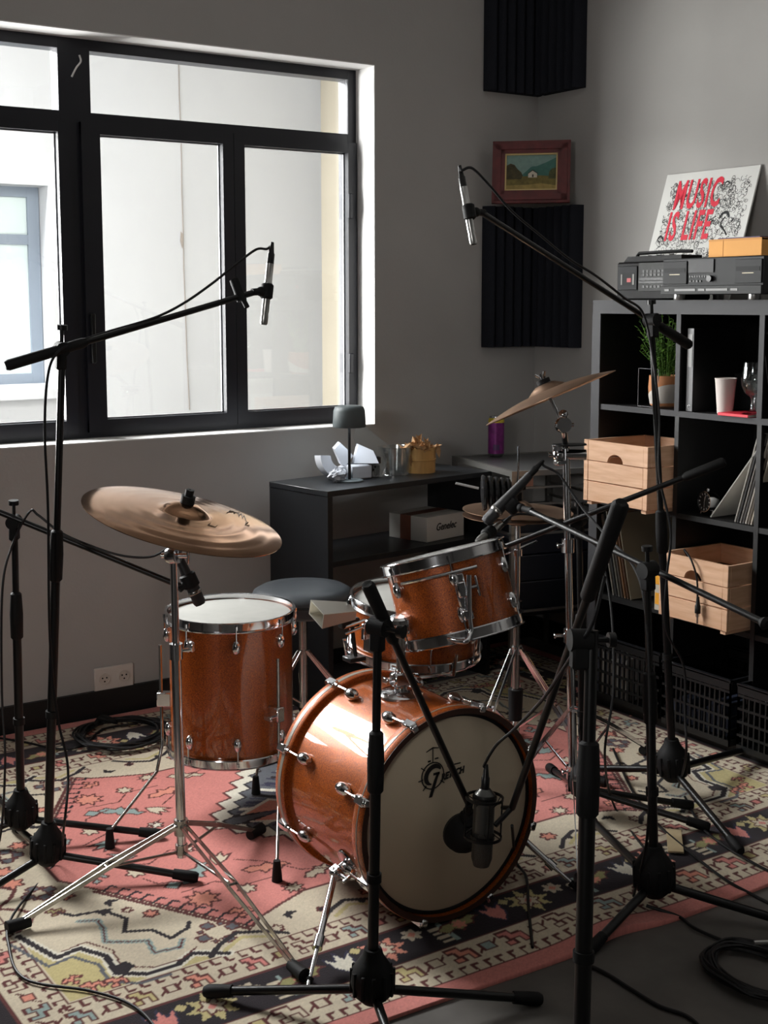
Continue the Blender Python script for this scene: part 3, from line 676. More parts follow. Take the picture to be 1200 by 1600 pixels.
# tom holder on top of the shell
hy = 2.56; top = V((BC.x-.008, hy, BC.z+BR-.006)); pj = on('y', hy, 620, 968)
m = MB(); m.lathe([(1e-4, .012), (.022, .011), (.05, .006), (.056, 0), (.056, -.006), (1e-4, -.006)], 40, frame_z(top, (0,0,1))); 
for dx in (-.012, .012): m.cyl(top+V((dx, 0, .0)), top+V((dx, 0, .06)), .007, n=10)
m.rbox(top+V((-.026, -.016, .02)), top+V((.026, .016, .055)), .004); m.cyl(top+V((-.045, -.0, .04)), top+V((.03, 0, .04)), .005, n=8); m.rbox(top+V((-.05,-.012,.032)), top+V((-.044,.012,.048)), .002)
m.build('holder_plate', CHR, bd)
m = MB(); m.cyl(top, V((top.x, hy, pj.z-.012)), .0115, n=18); hl = m.build('holder_post', CHRD, bd)
pt_ = V((top.x, hy, pj.z))
m = MB(); m.lathe([(1e-4, .010), (.026, .008), (.032, .002), (.032, -.008), (.02, -.014), (1e-4, -.014)], 32, frame_z(pt_, (-.08, .05, 1))); m.cyl(pt_, pt_+V((.062, -.0, -.006)), .012, n=12)
m.rbox(pt_+V((.038, -.016, -.045)), pt_+V((.075, .016, .004)), .004); m.cyl(pt_+V((.056, 0, 0)), pt_+V((.056, 0, .028)), .0035, n=8); m.rbox(pt_+V((.03, -.005, .026)), pt_+V((.084, .005, .031)), .002); m.cyl(pt_+V((0,-.03,-.02)), pt_+V((0,.03,-.02)), .006)
m.build('holder_joint', CHR, bd)
tomc = at(692, 868, 3.28); TN = V((-.101, .274, .956)).normalized()
lw_ = tomc-TN*.15+V((-.01, -.13, 0)); tomd = V((-.02, -1, 0))
TDIR = V((-.46, -.88, .20)).normalized(); br = tomc-TN*.105+TDIR*.158
m = MB(); m.tube(spline([pt_+V((.056, 0, -.03)), V((br.x-.03, br.y-.03, pt_.z-.032)), V((br.x, br.y-.03, pt_.z-.012)), V((br.x, br.y-.026, pt_.z+.03)), V((br.x, br.y-.022, br.z+.06))], 6), .0062, 10)
m.build('holder_arm', CHR, bd)

# rack tom
TM = frame_z(tomc-TN*.195, TN)
rt = drum(TM, .1515, .19, 'orange sparkle rack tom mounted above the bass drum', 'drum', 6, name='rack_tom', lughi=.05)
m = MB(); Rb = basis(tomc-TN*.105+TDIR*.150, TN.cross(TDIR), TN)
m.rbox((-.014, -.045, -.006), (.014, .06, .012), .004, Rb); m.rbox((-.012, .0, .008), (.012, .04, .026), .004, Rb); m.rbox((-.012, -.055, .006), (.012, -.03, .026), .003, Rb); m.cyl(Rb @ V((.012, .02, .016)), Rb @ V((.04, .02, .016)), .005, n=8); m.rbox((.036, -.006, .011), (.042, .046, .021), .002, Rb)
m.build('tom_bracket', CHR, rt)
m = MB(); pts = [TM @ V((.168*math.cos(a), .168*math.sin(a), .155)) for a in np.linspace(-1.35, -.15, 26)]
m.tube(pts, .0045, 8); m.build('suspension_bar', CHR, rt)

# snare drum behind on its stand
sc_ = on('z', .66, 648, 935); SM = Matrix.Translation((sc_.x, sc_.y, .52)) @ Matrix.Rotation(math.radians(4), 4, 'X')
sn = drum(SM, .178, .14, 'shallow orange sparkle snare drum half hidden behind the rack tom', 'drum', 8, name='snare_drum', lughi=.07)
m = MB(); a = math.radians(-150); R3 = SM @ Matrix.Rotation(math.radians(195), 4, 'Z') @ Matrix.Translation((.185, 0, .07)); m.rbox((-.006, -.018, -.04), (.018, .018, .05), .004, R3); m.rbox((.012, -.006, .0), (.04, .006, .045), .002, R3); m.build('snare_strainer', CHR, sn)
ss = thing('snare_stand', 'chrome snare stand under the snare drum', 'drum stand', (sc_.x, sc_.y, 0))
m = MB(); m.cyl((sc_.x, sc_.y, .12), (sc_.x, sc_.y, .44), .011); m.sph((sc_.x, sc_.y, .44), .018); m.build('post', CHRD, ss)
for k in range(3):
    a = .5+k*2*PI/3; d = V((math.cos(a), math.sin(a), 0)); o_ = V((sc_.x, sc_.y, 0))
    m = MB(); m.tube([o_+V((0,0,.43)), o_+d*.12+V((0,0,.47)), o_+d*.19+V((0,0,.487)), o_+d*.20+V((0,0,.545))], .0055, 8); m.build('basket_arm', CHR, ss)
    m = MB(); f0 = o_+d*.27+V((0,0,GZ+.012)); s2 = d.cross(V((0,0,1)))*.008
    for q in (-1, 1): m.tube([o_+s2*q+V((0,0,.33)), o_+d*.12+s2*q+V((0,0,.20)), f0+s2*q*.5], .004, 6)
    m.tube([o_+V((0,0,.14)), o_+d*.15+V((0,0,.16))], .0035, 6)
    l = m.build('leg', CHRD, ss); MB().cyl(f0-d*.02, f0+d*.015, .012, n=12).build('rubber_foot', RUB, l)

# ------------------------------------------------------------------ stands
def tripod_legs(t, hub, feet, ztop, zlow, metal, wgap=.011, rad=.0042, foot_r=.016):
    for f in feet:
        f = V((f[0], f[1], GZ if f[1] > RY and f[0] > RX else 0)); d = V((f.x-hub.x, f.y-hub.y, 0)); L = d.length; d.normalize(); s2 = d.cross(V((0,0,1)))*wgap
        a = V((hub.x, hub.y, ztop))+d*.016; b = f+V((0,0,foot_r)); m = MB()
        mid = a.lerp(b, .45)+V((0,0,.006))
        for q in (-1, 1):
            P = [a+s2*q*.7, mid+s2*q*1.1, b+s2*q*.35]
            for i in range(2):
                dirv = (P[i+1]-P[i]).normalized(); R3 = basis(P[i], dirv, V((0,0,1)).cross(dirv)); l_ = (P[i+1]-P[i]).length
                m.box((0, -.0015, -.0055), (l_, .0015, .0055), R3)
        lo = V((hub.x, hub.y, zlow))+d*.014; m.tube([lo, a.lerp(b, .42)], .0042, 8); m.cyl(a-s2, a+s2, .004, n=8); m.cyl(mid-s2*1.3, mid+s2*1.3, .0035, n=8)
        l = m.build('leg', metal, t)
        m = MB(); m.cyl(b-d*.035, b+d*.022, foot_r*.85, foot_r, n=14); m.build('rubber_foot', RUB, l)
def cymbal(name, label, c, n, r, m_, bell=.06, bow=.028):
    Mx = frame_z(c, n); t = thing(name, label, 'cymbal', M=Mx); up_ = [(.006, bell*.0+bow+.016), (bell*.5, bow+.013), (bell*.8, bow+.004), (bell*1.05, bow-.006)]
    k = 16
    for i in range(1, k+1):
        x = bell*1.05+(r-bell*1.05)*i/k; up_.append((x, (bow-.006)*(1-((x-bell)/(r-bell))**1.6)+ .0004*math.sin(x*700)))
    lo_ = [(x, z-.0018) for x, z in up_[::-1]]
    MB().lathe(up_+lo_, 96, Mx, closed=True).build('bronze', m_, t, sharp=60); return t, Mx

# crash cymbal, left, on a straight stand
CC = at(286, 812, 3.17); CN = V((.17, -.205, .964)).normalized()
cy, CMx = cymbal('crash_cymbal', 'tilted crash cymbal with worn brilliant finish, left above the floor tom', CC, CN, .25, CYM)
# engraved script on the cymbal
def oncym(a, b, lift=.0):     # point on the cymbal plane
    r_ = RT*((a-PX)/FPX)+DN*((b-PY)/FPX)+_f; tt = (CC-CAM).dot(CN)/r_.dot(CN); return CAM+r_*tt+CN*lift
def cymz(p):
    q = CMx.inverted() @ p; x = math.hypot(q.x, q.y); bow, bell, r = .028, .06, .25
    z = (bow-.006)*(1-((max(x, bell)-bell)/(r-bell))**1.6); return CMx @ V((q.x, q.y, z+.001))
m = MB()
for P in (((322, 833), (333, 836), (366, 808), (358, 805), (322, 833)), ((352, 811), (362, 806), (370, 808), (372, 815)), ((372, 812), (376, 808), (377, 817), (380, 811), (382, 820)), ((382, 827), (386, 824), (383, 822), (381, 829), (388, 829)), ((371, 805), (373, 806))):
    m.tube([cymz(oncym(*p)) for p in P], .0009, 5)
m.build('engraved_script', mat('engrave', (60, 50, 44), .7), cy)
HB = on('z', 0, 285, 1385); ptop = at(271, 868, dep(CC)+.03); pole0 = V((HB.x, HB.y, .10))
cs = thing('cymbal_stand', 'straight chrome cymbal stand in front of the floor tom', 'cymbal stand', (HB.x, HB.y, 0))
ax = (ptop-pole0).normalized()
m = MB(); m.cyl(pole0-ax*.02, pole0+ax*.52, .0125, n=18); m.build('lower_tube', CHR, cs)
m = MB(); m.cyl(pole0+ax*.5, ptop, .0095, n=18); m.build('upper_tube', CHR, cs)
m = MB(); q = pole0+ax*.52; m.cyl(q-ax*.02, q+ax*.02, .017, n=18); m.cyl(q, q+V((.045, -.01, 0)), .005, n=8); m.rbox(q+V((.035, -.016, -.005)), q+V((.044, .004, .02)), .002); m.build('height_clamp', CHR, cs)
q = pole0+ax*.06; m = MB(); m.cyl(q-ax*.02, q+ax*.02, .018, n=18); m.cyl(q, q+V((.03,.02,0)), .005, n=8); m.build('leg_collar', CHRD, cs); MB().cyl(pole0-ax*.012, pole0+ax*.014, .016, n=18).build('lower_collar', CHRD, cs)
feet = [on('z', 0, 25, 1462), on('z', 0, 468, 1535), on('z', 0, 402, 1312)]
tripod_legs(cs, pole0, feet[:3], .165, .095, CHRD)
m = MB(); m.lathe([(.020, -.014), (.022, -.006), (.022, .006), (.020, .014), (1e-4, .014), (1e-4, -.014)], 24, frame_z(ptop, RT*.9-_f*.5)); m.cyl(ptop-RT*.03, ptop+RT*.035, .007, n=10); m.rbox((-.006, -.022, -.003), (.006, .022, .003), .002, frame_z(ptop+RT*.036, RT)); m.build('tilter', CHR, cs)
felt = CMx @ V((0, 0, .045)); m = MB(); m.cyl(ptop, felt+CN*.03, .005, n=10); m.build('tilter_rod', CHRD, cs)
m = MB(); m.lathe([(.006, .043), (.018, .043), (.018, .062), (.006, .062)], 20, CMx, closed=True); m.lathe([(.003, .062), (.011, .062), (.011, .078), (.003, .078)], 14, CMx, closed=True); m.build('felt_and_nut', BLKM, cs)

# right crash cymbal, seen edge-on
RC = at(860, 622, 3.7); RN = V((-.25, .325, .91)).normalized()
rc, RMx = cymbal('crash_cymbal', 'crash cymbal seen edge-on, tilted high beside the shelf unit', RC, RN, .2, CYM2, .055, .03)
pb = on('z', 0, 896, 1262); pb.z = 0; pt1 = at(884, 700, dep(pb)-.02)
rs = thing('cymbal_stand', 'tall chrome boom cymbal stand right of the hi-hat, before the pine crate', 'cymbal stand', (pb.x, pb.y, 0))
m = MB(); m.cyl((pb.x, pb.y, .05), pt1.lerp(pb, .52), .0135, n=18); m.build('lower_tube', CHR, rs)
m = MB(); m.cyl(pt1.lerp(pb, .53), pt1, .011, n=18); m.build('upper_tube', CHR, rs)
for t_, w_ in ((.52, .045), (.27, .03), (.9, .03)): m = MB(); q = pt1.lerp(pb, t_); m.cyl(q-V((0,0,.02)), q+V((0,0,.02)), .019, n=18); m.cyl(q, q-RT*w_-V((0,0,0)), .005, n=8); m.rbox((-.014, -.006, -.003), (.014, .006, .003), .002, frame_z(q-RT*w_, RT)); m.build('height_clamp', CHR, rs)
j1 = at(880, 664, dep(RC)); fel = RMx @ V((0, 0, .03))
m = MB(); m.cyl(pt1, j1, .009, n=14); m.lathe([(1e-4, -.012), (.022, -.012), (.024, 0), (.022, .012), (1e-4, .012)], 24, frame_z(j1, -_f+RT*.2)); m.cyl(j1-RT*.025, j1+RT*.03, .006, n=10); m.sph(j1+V((0,0,.03)), .014); m.build('tilter', CHR, rs)
m = MB(); m.cyl(j1, RMx @ V((0,0,.0)), .006, n=10); m.cyl(RMx @ V((0,0,0)), RMx @ V((0,0,.075)), .0035, n=8); m.build('tilter_rod', CHR, rs)
m = MB(); m.lathe([(.004, .046), (.02, .046), (.02, .058), (.004, .058)], 20, RMx, closed=True); m.build('felt_and_nut', BLKM, rs)
m = MB()
for s_ in (-1, 1): m.cyl(RMx @ V((.004*s_, .004, .06)), RMx @ V((.013*s_, .008*s_, .078)), .004, n=8)
m.build('wing_nut', CHR, rs)
cl = pt1-V((0,0,.02)); m = MB()
m.sph(cl-RT*.02+V((0,0,.0)), .02); m.cyl(cl-RT*.05, cl+RT*.02, .007); m.rbox(cl-V((.04,.012,.03)), cl+V((.0,.012,-.012)), .004); m.cyl(cl+RT*.0, cl+RT*.06, .016, n=16); m.rbox(cl+V((-.05,-.004,.012)), cl+V((-.02,.004,.03)), .002); m.build('multi_clamp', CHR, rs)
m = MB(); m.lathe([(1e-4, .005), (.05, .004), (.052, 0), (1e-4, -.004)], 32, frame_z(cl+V((0,0,.028))-RT*-.01, (0,.05,1))); m.build('clamp_disc', BLK, rs)
tripod_legs(rs, V((pb.x, pb.y, 0)), [on('z', 0, 800, 1238), on('z', 0, 905, 1395), on('z', 0, 1010, 1180)], .30, .11, CHR, .010)

# hi-hat
hc = on('z', .84, 809, 799); hb = V((hc.x, hc.y, 0))
hs = thing('hi_hat_stand', 'chrome hi-hat stand with upright pull rod behind the rack tom', 'hi-hat stand', hb)
m = MB(); m.cyl((hb.x, hb.y, .03), (hb.x, hb.y, .48), .0125, n=16); m.build('lower_tube', CHRD, hs)
m = MB(); m.cyl((hb.x, hb.y, .46), (hb.x, hb.y, .815), .0095, n=16); m.cyl((hb.x, hb.y, .815), (hb.x, hb.y, .822), .03, n=20); m.build('upper_tube', CHR, hs)
m = MB(); m.cyl((hb.x, hb.y, .8), (hb.x, hb.y, 1.045), .0032, n=8); m.build('pull_rod', CHR, hs)
m = MB(); m.cyl((hb.x, hb.y, .52), (hb.x, hb.y, .555), .017, n=16); m.rbox((hb.x-.04, hb.y-.012, .525), (hb.x, hb.y+.012, .55), .003); m.build('height_clamp', CHR, hs); m = MB(); m.cyl((hb.x, hb.y, .70), (hb.x, hb.y, .72), .016, n=16); m.cyl((hb.x-.05, hb.y, .71), (hb.x+.12, hb.y+.05, .725), .0035, n=8); m.build('cross_rod', CHR, hs)
m = MB(); m.cyl((hb.x, hb.y, .17), (hb.x, hb.y, .27), .021, .024, n=16); m.build('rubber_sleeve', RUB, hs)
m = MB(); m.cyl((hb.x, hb.y, .385), (hb.x, hb.y, .41), .020, n=16); m.build('leg_collar', CHR, hs)
tripod_legs(hs, hb, [(hb.x-.27, hb.y-.08), (hb.x+.20, hb.y+.24), (hb.x+.12, hb.y-.26)], .40, .15, CHR, .012)
m = MB(); R3 = basis((hb.x-.02, hb.y+.05, GZ), (-.45, .9, 0), (.9, .45, 0)); m.prism([R3 @ V(p) for p in ((0, -.04, .0), (.28, -.045, 0), (.28, -.045, .01), (0, -.04, .085))], R3.to_3x3() @ V((0, .08, 0))); m.build('pedal', CHRD, hs)
HM1 = frame_z((hb.x, hb.y, .829), (.02, -.01, 1)); cymbal('hi_hat_cymbal', 'lower cymbal of the closed hi-hat pair', (hb.x, hb.y, .8285), (.0, .0, -1), .172, CYM2, .05, .018)
cymbal('hi_hat_cymbal', 'upper cymbal of the hi-hat pair, pale bronze', (hb.x, hb.y, .842), (.03, -.02, 1), .172, CYM2, .05, .018)
m = MB(); m.cyl((hb.x, hb.y, .876), (hb.x, hb.y, .90), .014, n=14); m.cyl((hb.x, hb.y, .90), (hb.x, hb.y, .925), .008, n=12); m.rbox((hb.x, hb.y-.004, .905), (hb.x+.03, hb.y+.004, .92), .002); m.build('clutch', BLK, hs)

# throne
tc_ = on('z', .53, 473, 914)
th = thing('drum_throne', 'round black padded drum throne between the floor tom and low black shelf', 'stool', (tc_.x, tc_.y, 0))
MB().lathe([(1e-4, .505), (.09, .5045), (.145, .500), (.168, .487), (.176, .468), (.174, .43), (.164, .418), (1e-4, .416)], 64, Matrix.Translation((tc_.x, tc_.y, .025))).build('seat', mat('black_leather', (66, 70, 74), .36, bump=.08, bscale=150), th, sharp=70)
MB().lathe([(.1762, .466), (.1785, .462), (.1762, .458)], 64, Matrix.Translation((tc_.x, tc_.y, .025)), closed=True).build('piping', BLK, th)
m = MB(); m.cyl((tc_.x, tc_.y, .1), (tc_.x, tc_.y, .445), .015); m.cyl((tc_.x, tc_.y, .425), (tc_.x, tc_.y, .443), .06, n=24); m.build('post', CHRD, th)
tripod_legs(th, V((tc_.x, tc_.y, 0)), [(tc_.x-.24, tc_.y-.05), (tc_.x+.16, tc_.y-.2), (tc_.x+.12, tc_.y+.22)], .30, .12, CHRD)

# cowbell on its post on the bass drum hoop
cb = thing('cowbell', 'silver cowbell on a black rod over the back of the bass drum', 'cowbell', M=Matrix.Translation(at(522, 955, 3.3)))
p0 = at(522, 957, 3.3); R3 = basis(p0, (-.93, .1, .02), (.25, .95, .25))
m = MB(); a_, b_ = .052, .045; nrm_ = R3.to_3x3() @ V((0,0,1)); 
outer = [(-.05, -.027, -.012), (-.05, .027, -.012), (-.05, .027, .012), (-.05, -.027, .012)]; outer2 = [(.05, -.042, -.020), (.05, .042, -.020), (.05, .042, .020), (.05, -.042, .020)]
inn = [(x-.0, y*.93, z*.88) for x, y, z in outer2]; deep = [(-.044, y*.93, z*.88) for x, y, z in outer]
m.add([R3 @ V(p) for p in outer+outer2+inn+deep], [(0,1,2,3)]+[(i, (i+1)%4, 4+(i+1)%4, 4+i) for i in range(4)]+[(4+i, 4+(i+1)%4, 8+(i+1)%4, 8+i) for i in range(4)]+[(8+i, 8+(i+1)%4, 12+(i+1)%4, 12+i) for i in range(4)]+[(12,13,14,15)])
m.build('bell', mat('cowbell_steel', (206, 202, 192), .33, .9), cb)
q0 = on('y', 2.735, 556, 1028); q1 = at(545, 938, dep(q0)); 
m = MB(); m.cyl(V((q0.x, q0.y, q0.z-.0)), q1, .0055, n=10); m.build('rod', BLK, cb)
m = MB(); q = q0.lerp(q1, .62); m.rbox(q-V((.035, .012, .012)), q+V((.02, .012, .012)), .003); m.build('clamp', BLK, cb)
m = MB(); m.cyl(q-RT*.02-_f*.02-V((0,0,.012)), q+RT*.035-_f*.02+V((0,0,.008)), .0045, n=8); m.cyl(q-RT*.015-_f*.022-V((0,0,.028)), q+RT*.03-_f*.022-V((0,0,.01)), .004, n=8); m.build('wing_screw', CHR, cb)
m = MB(); m.rbox(q0-V((.03, .02, .006)), q0+V((.02, .02, .006)), .002); m.build('hoop_clamp', BLK, cb)

# ------------------------------------------------------------------ microphone stands, microphones, cables
def mic_stand(label, hub, feet, top, tail, piv, end, rl=.0115, hubr=.044, grip=.14, clutch=.5, cable_wrap=False, knob_up=True, sleeve=True):
    hub = V(hub); top = V(top); t = thing('microphone_stand', label, 'microphone stand', (hub.x, hub.y, 0), 'black boom microphone stands around the kit')
    ax = (top-hub).normalized(); L = (top-hub).length
    m = MB(); F = frame_z(hub, ax); k = hubr/.044
    m.lathe([(1e-4, -.05*k), (.020*k, -.048*k), (.038*k, -.030*k), (.045*k, -.004*k), (.043*k, .02*k), (.030*k, .040*k), (.022*k, .052*k), (.018*k, .066*k), (1e-4, .066*k)], 24, F)
    for i in range(12):
        a = i*PI/6; m.rbox((-.0035*k, -.003, -.026*k), (.0035*k, .004*k, .024*k), .001, F @ Matrix.Rotation(a, 4, 'Z') @ Matrix.Translation((0, .042*k, 0)))
    m.build('hub', RUB, t)
    for f in feet:
        f = V(f); on_rug = f.x > RX and f.y > RY+.02
        f.z = (GZ if on_rug else 0)+.015; a = hub-ax*.02; d = (f-a).normalized(); m = MB(); m.cyl(a+d*.02, f, .0095*k, n=12); l = m.build('leg', BLK, t)
        m = MB(); m.tube([f-d*.045, f-d*.01, f+d*.012, f+d*.02], [.013, .0145, .0145, .011], 12); m.build('rubber_foot', RUB, l)
    c = hub+ax*L*clutch
    m = MB(); m.cyl(hub, c, rl, n=16); m.build('lower_tube', BLK, t)
    m = MB(); m.cyl(c-ax*.02, top, rl*.76, n=14); m.build('upper_tube', BLK, t)
    m = MB(); m.lathe([(rl+.001, -.07), (rl+.005, -.065), (rl+.006, .0), (rl+.003, .055), (rl*.8, .06)], 18, frame_z(c, ax)); m.build('clutch', RUB, t); MB().cyl(hub+ax*L*clutch*.45, hub+ax*(L*clutch*.45+.018), rl+.004, n=16).build('tube_ring', RUB, t)
    piv = V(piv); end = V(end); tail = V(tail); bd_ = (end-tail).normalized()
    side = bd_.cross(ax).normalized()
    m = MB(); m.cyl(piv-side*.018, piv+side*.020, .017*k, n=20); m.rbox((-.013*k, -.012*k, -.05), (.013*k, .012*k, .010), .004, frame_z(piv, ax, tuple(side))); m.build('boom_joint', RUB, t)
    kb = piv+(ax*.045 if knob_up else side*.05)
    m = MB(); m.cyl(piv, kb, .005, n=8); m.cyl(kb, kb+(kb-piv).normalized()*.012, .013, n=14); m.build('knob', BLK, t)
    m = MB(); m.cyl(tail, end, .0078, n=14); b = m.build('boom_arm', BLK, t)
    m = MB(); g1 = tail+bd_*grip; m.tube([tail, tail+bd_*.008, g1-bd_*.01, g1], [.010, .0135*k, .0125*k, .009], 16); m.build('boom_grip', RUB, b)
    return t
def clip(t, end, micpt, r=.016, axis=None):
    m = MB(); end = V(end); micpt = V(micpt); m.cyl(end-(micpt-end).normalized()*.012, end+(micpt-end)*.55, .009, n=12); m.sph(end+(micpt-end)*.45, .0125)
    ax = V(axis).normalized(); m.lathe([(r, -.02), (r+.005, -.016), (r+.005, .016), (r, .02)], 20, frame_z(micpt, ax)); m.build('microphone_clip', RUB, t)
STEEL = mat('mic_silver', (178, 178, 176), .3, .9)
def pencil_mic(label, tailp, tip):
    tailp = V(tailp); tip = V(tip); ax = (tip-tailp).normalized(); L = (tip-tailp).length
    t = thing('pencil_microphone', label, 'microphone', tailp.lerp(tip, .5)); F = frame_z(tailp, ax)
    MB().lathe([(1e-4, 0), (.0098, 0), (.0098, L*.30), (.0108, L*.31), (.0108, L*.33), (.0098, L*.34), (.0098, L-.03), (.0090, L-.03), (.0090, L-.024), (.0098, L-.024), (.0098, L-.004), (.008, L), (1e-4, L)], 24, F).build('body', STEEL, t)
    MB().lathe([(.004, L*.0-.001), (.0085, -.002), (.0085, .004)], 18, F).build('connector_ring', CHR, t)
    MB().lathe([(1e-4, L+.0003), (.0078, L+.0003), (.0078, L-.001)], 18, F).build('grille', BLKM, t)
    return t
def cable_plug(mb, p, ax, L=.055, r=.0095):
    F = frame_z(p, ax); mb.lathe([(1e-4, -.002), (r, 0), (r, L*.45), (r*.8, L*.5), (r*.45, L), (1e-4, L)], 16, F)
def cable(label, pts, r=.0032, plug=None, plug2=None, k=10, m_=None, grp=None):
    t = thing('microphone_cable', label, 'cable', V(pts[0]), grp)
    MB().tube(spline(pts, k), r, 7).build('cord', m_ or CORD, t)
    if plug:
        m = MB(); cable_plug(m, V(plug[0]), V(plug[1])); m.build('plug', BLK, t)
    if plug2:
        m = MB(); cable_plug(m, V(plug2[0]), V(plug2[1])); m.build('plug', BLK, t)
    return t
CORD = mat('cable_rubber', (10, 9, 12), .5, spec=.4)
def dyn_mic(label, head, tail, col=(30, 30, 32), ring=True):
    head = V(head); tail = V(tail); ax = (head-tail).normalized(); L = (head-tail).length; F = frame_z(tail, ax)
    t = thing('dynamic_microphone', label, 'microphone', head.lerp(tail, .5))
    MB().lathe([(1e-4, 0), (.0115, 0), (.0125, L*.2), (.0165, L*.62), (.0175, L*.7), (1e-4, L*.7)], 24, F).build('body', mat('mic_dark', col, .45), t)
    MB().lathe([(.0175, L*.70), (.0185, L*.71), (.0185, L*.75), (.0175, L*.76)], 24, F).build('collar', CHRD, t)
    MB().lathe([(.0165, L*.76), (.0165, L*.93), (.013, L*.98), (1e-4, L)], 24, F).build('grille', mat('grille_dark', (52, 52, 54), .5, .4, bump=.5, bscale=700), t)
    return t
def fl(a, b, z=0): return on('z', z, a, b)

# A: tall left stand reaching to the window
hub = fl(75, 1322, .105); piv = at(96, 545, 3.08); tl, en = at(8, 572, 3.02), at(400, 456, 3.25)
hub.z = .105; mA = mic_stand('tall boom stand at the left, its arm crossing in front of the window', hub, [fl(298, 1384), fl(-40, 1420), (hub.x+.03, hub.y+.36, 0)], piv-V((0,0,.03)), tl, piv, en, grip=.20, clutch=.62)
mp = at(417, 455, 3.27); ta, ti = at(422, 412, 3.27), at(412, 507, 3.27)
clip(mA, en, mp, .0112, ti-ta); pencil_mic('slim silver microphone pointing down in front of the right window pane', ta, ti)
m = MB(); m.cyl(at(366, 440, 3.24), at(386, 480, 3.22), .007, n=10); m.cyl(at(366, 437, 3.24), at(378, 470, 3.235), .0125, n=12); m.build('counter_clip', RUB, mA)
pa = (ta-ti).normalized()
cable('cable looping from the overhead microphone along the boom before the window', [ta+pa*.05, at(417, 389, 3.27), at(400, 390, 3.26), at(370, 412, 3.25), at(330, 444, 3.22), at(285, 475, 3.18), at(240, 497, 3.15), at(170, 518, 3.12), at(110, 538, 3.07), at(84, 558, 3.04), at(73, 600, 3.04), at(70, 680, 3.06), at(75, 800, 3.1), at(78, 1000, 3.14), at(90, 1120, 3.15), at(106, 1200, 3.15), at(100, 1290, 3.1), fl(88, 1345, .02), fl(20, 1430, .02), fl(14, 1480, .015), fl(40, 1530, .015), fl(140, 1548, .015), fl(205, 1570, .015), fl(245, 1610, .015), fl(270, 1680, .015)], .0033, (ta, pa))

# B: lower left stand with the floor tom microphone
hub = fl(33, 1268, .105); hub.z = .105; piv = at(22, 815, 3.36); tl, en = at(-60, 776, 3.34), at(285, 917, 3.36)
mB = mic_stand('lower boom stand at the left edge, its arm slanting down to the floor tom', hub, [fl(243, 1316), fl(-60, 1330), (hub.x+.03, hub.y+.34, 0)], piv-V((0,0,.03)), tl, piv, en, grip=.08, clutch=.72)
hd, tt = at(314, 946, 3.38), at(278, 868, 3.36)
clip(mB, en, hd.lerp(tt, .5), .017, hd-tt); dyn_mic('black microphone aimed down at the floor tom head', hd, tt)
pa = (tt-hd).normalized(); cable('thin cable running along the low left boom to the floor tom microphone', [tt+pa*.05, at(262, 855, 3.34), at(235, 870, 3.33), at(190, 868, 3.32), at(140, 852, 3.32), at(95, 832, 3.32), at(60, 805, 3.32), at(46, 800, 3.33), at(20, 850, 3.35), at(4, 920, 3.36), at(3, 1080, 3.4), at(8, 1200, 3.4), fl(-6, 1330, .03), fl(-60, 1350, .02)], .0033, (tt, pa))

# C: front stand in front of the bass drum
hub = fl(582, 1530, .105); hub.z = .105; piv = at(590, 980, 2.55); en = on('y', 2.22, 733, 1258); tl = piv+(piv-en).normalized()*.16; tl = at(574, 912, 2.50)
mC = mic_stand('black boom stand nearest the camera left of centre, arm down to the bass drum head', hub, [fl(333, 1566), (hub.x-.12, hub.y-.34, 0), (hub.x+.33, hub.y-.12, 0)], piv-V((0,0,.03)), tl, piv, en, grip=.17, clutch=.66, knob_up=False, hubr=.045)
kd = on('y', 2.285, 730, 1308)
km = thing('kick_microphone', 'round black bass drum microphone held close to the drum head', 'microphone', kd)
K = frame_z(kd, (.10, 1, .05)); MB().lathe([(1e-4, -.03), (.014, -.029), (.022, -.02), (.038, -.004), (.045, .012), (.046, .028)], 32, K).build('body', BLKM, km)
MB().lathe([(.046, .028), (.045, .036), (.034, .042), (1e-4, .044)], 32, K).build('grille', mat('grille_black', (24, 26, 26), .6, bump=.6, bscale=600), km)
clip(mC, en, kd+V((0,0,.045)), .010, (0,.4,1))

# D: big stand close to the camera with the condenser microphone
DD = 2.2; pv = at(906, 1000, DD); bs = at(915, 1590, DD); hub = V((bs.x-.01, bs.y, .105)); tp = at(925, 985, DD)
tl = at(971, 785, DD-.02); en = on('y', 2.13, 800, 1262)
mD = mic_stand('heavy black stand right of the bass drum, closest to the camera', hub, [(hub.x+.02, hub.y-.42, 0), (hub.x+.42, hub.y+.10, 0), (hub.x-.34, hub.y+.2, 0)], tp, tl, pv, en, rl=.0145, hubr=.05, grip=.26, clutch=.70, knob_up=False)
lb = on('y', 2.17, 758, 1290)
ld = thing('condenser_microphone', 'large side-address microphone hanging upside down before the bass drum head', 'microphone', lb)
top_, bot_ = on('y', 2.17, 758, 1232), on('y', 2.17, 752, 1352); ax = (bot_-top_).normalized(); L = (bot_-top_).length; F = frame_z(top_, ax)
MB().lathe([(1e-4, 0), (.012, 0), (.0235, .012), (.024, L*.55), (1e-4, L*.55)], 28, F).build('body', mat('mic_grey', (92, 92, 90), .35, .8), ld)
MB().lathe([(.024, L*.55), (.0235, L*.9), (.018, L), (1e-4, L)], 28, F).build('grille', mat('grille_grey', (80, 78, 74), .4, .8, bump=.6, bscale=600), ld)
sm = MB()
for z_ in (L*.12, L*.62):
    sm.lathe([(.040, z_-.003), (.043, z_-.003), (.043, z_+.003), (.040, z_+.003)], 32, F, closed=True); sm.lathe([(.0255, z_-.004), (.0275, z_-.004), (.0275, z_+.004), (.0255, z_+.004)], 32, F, closed=True)
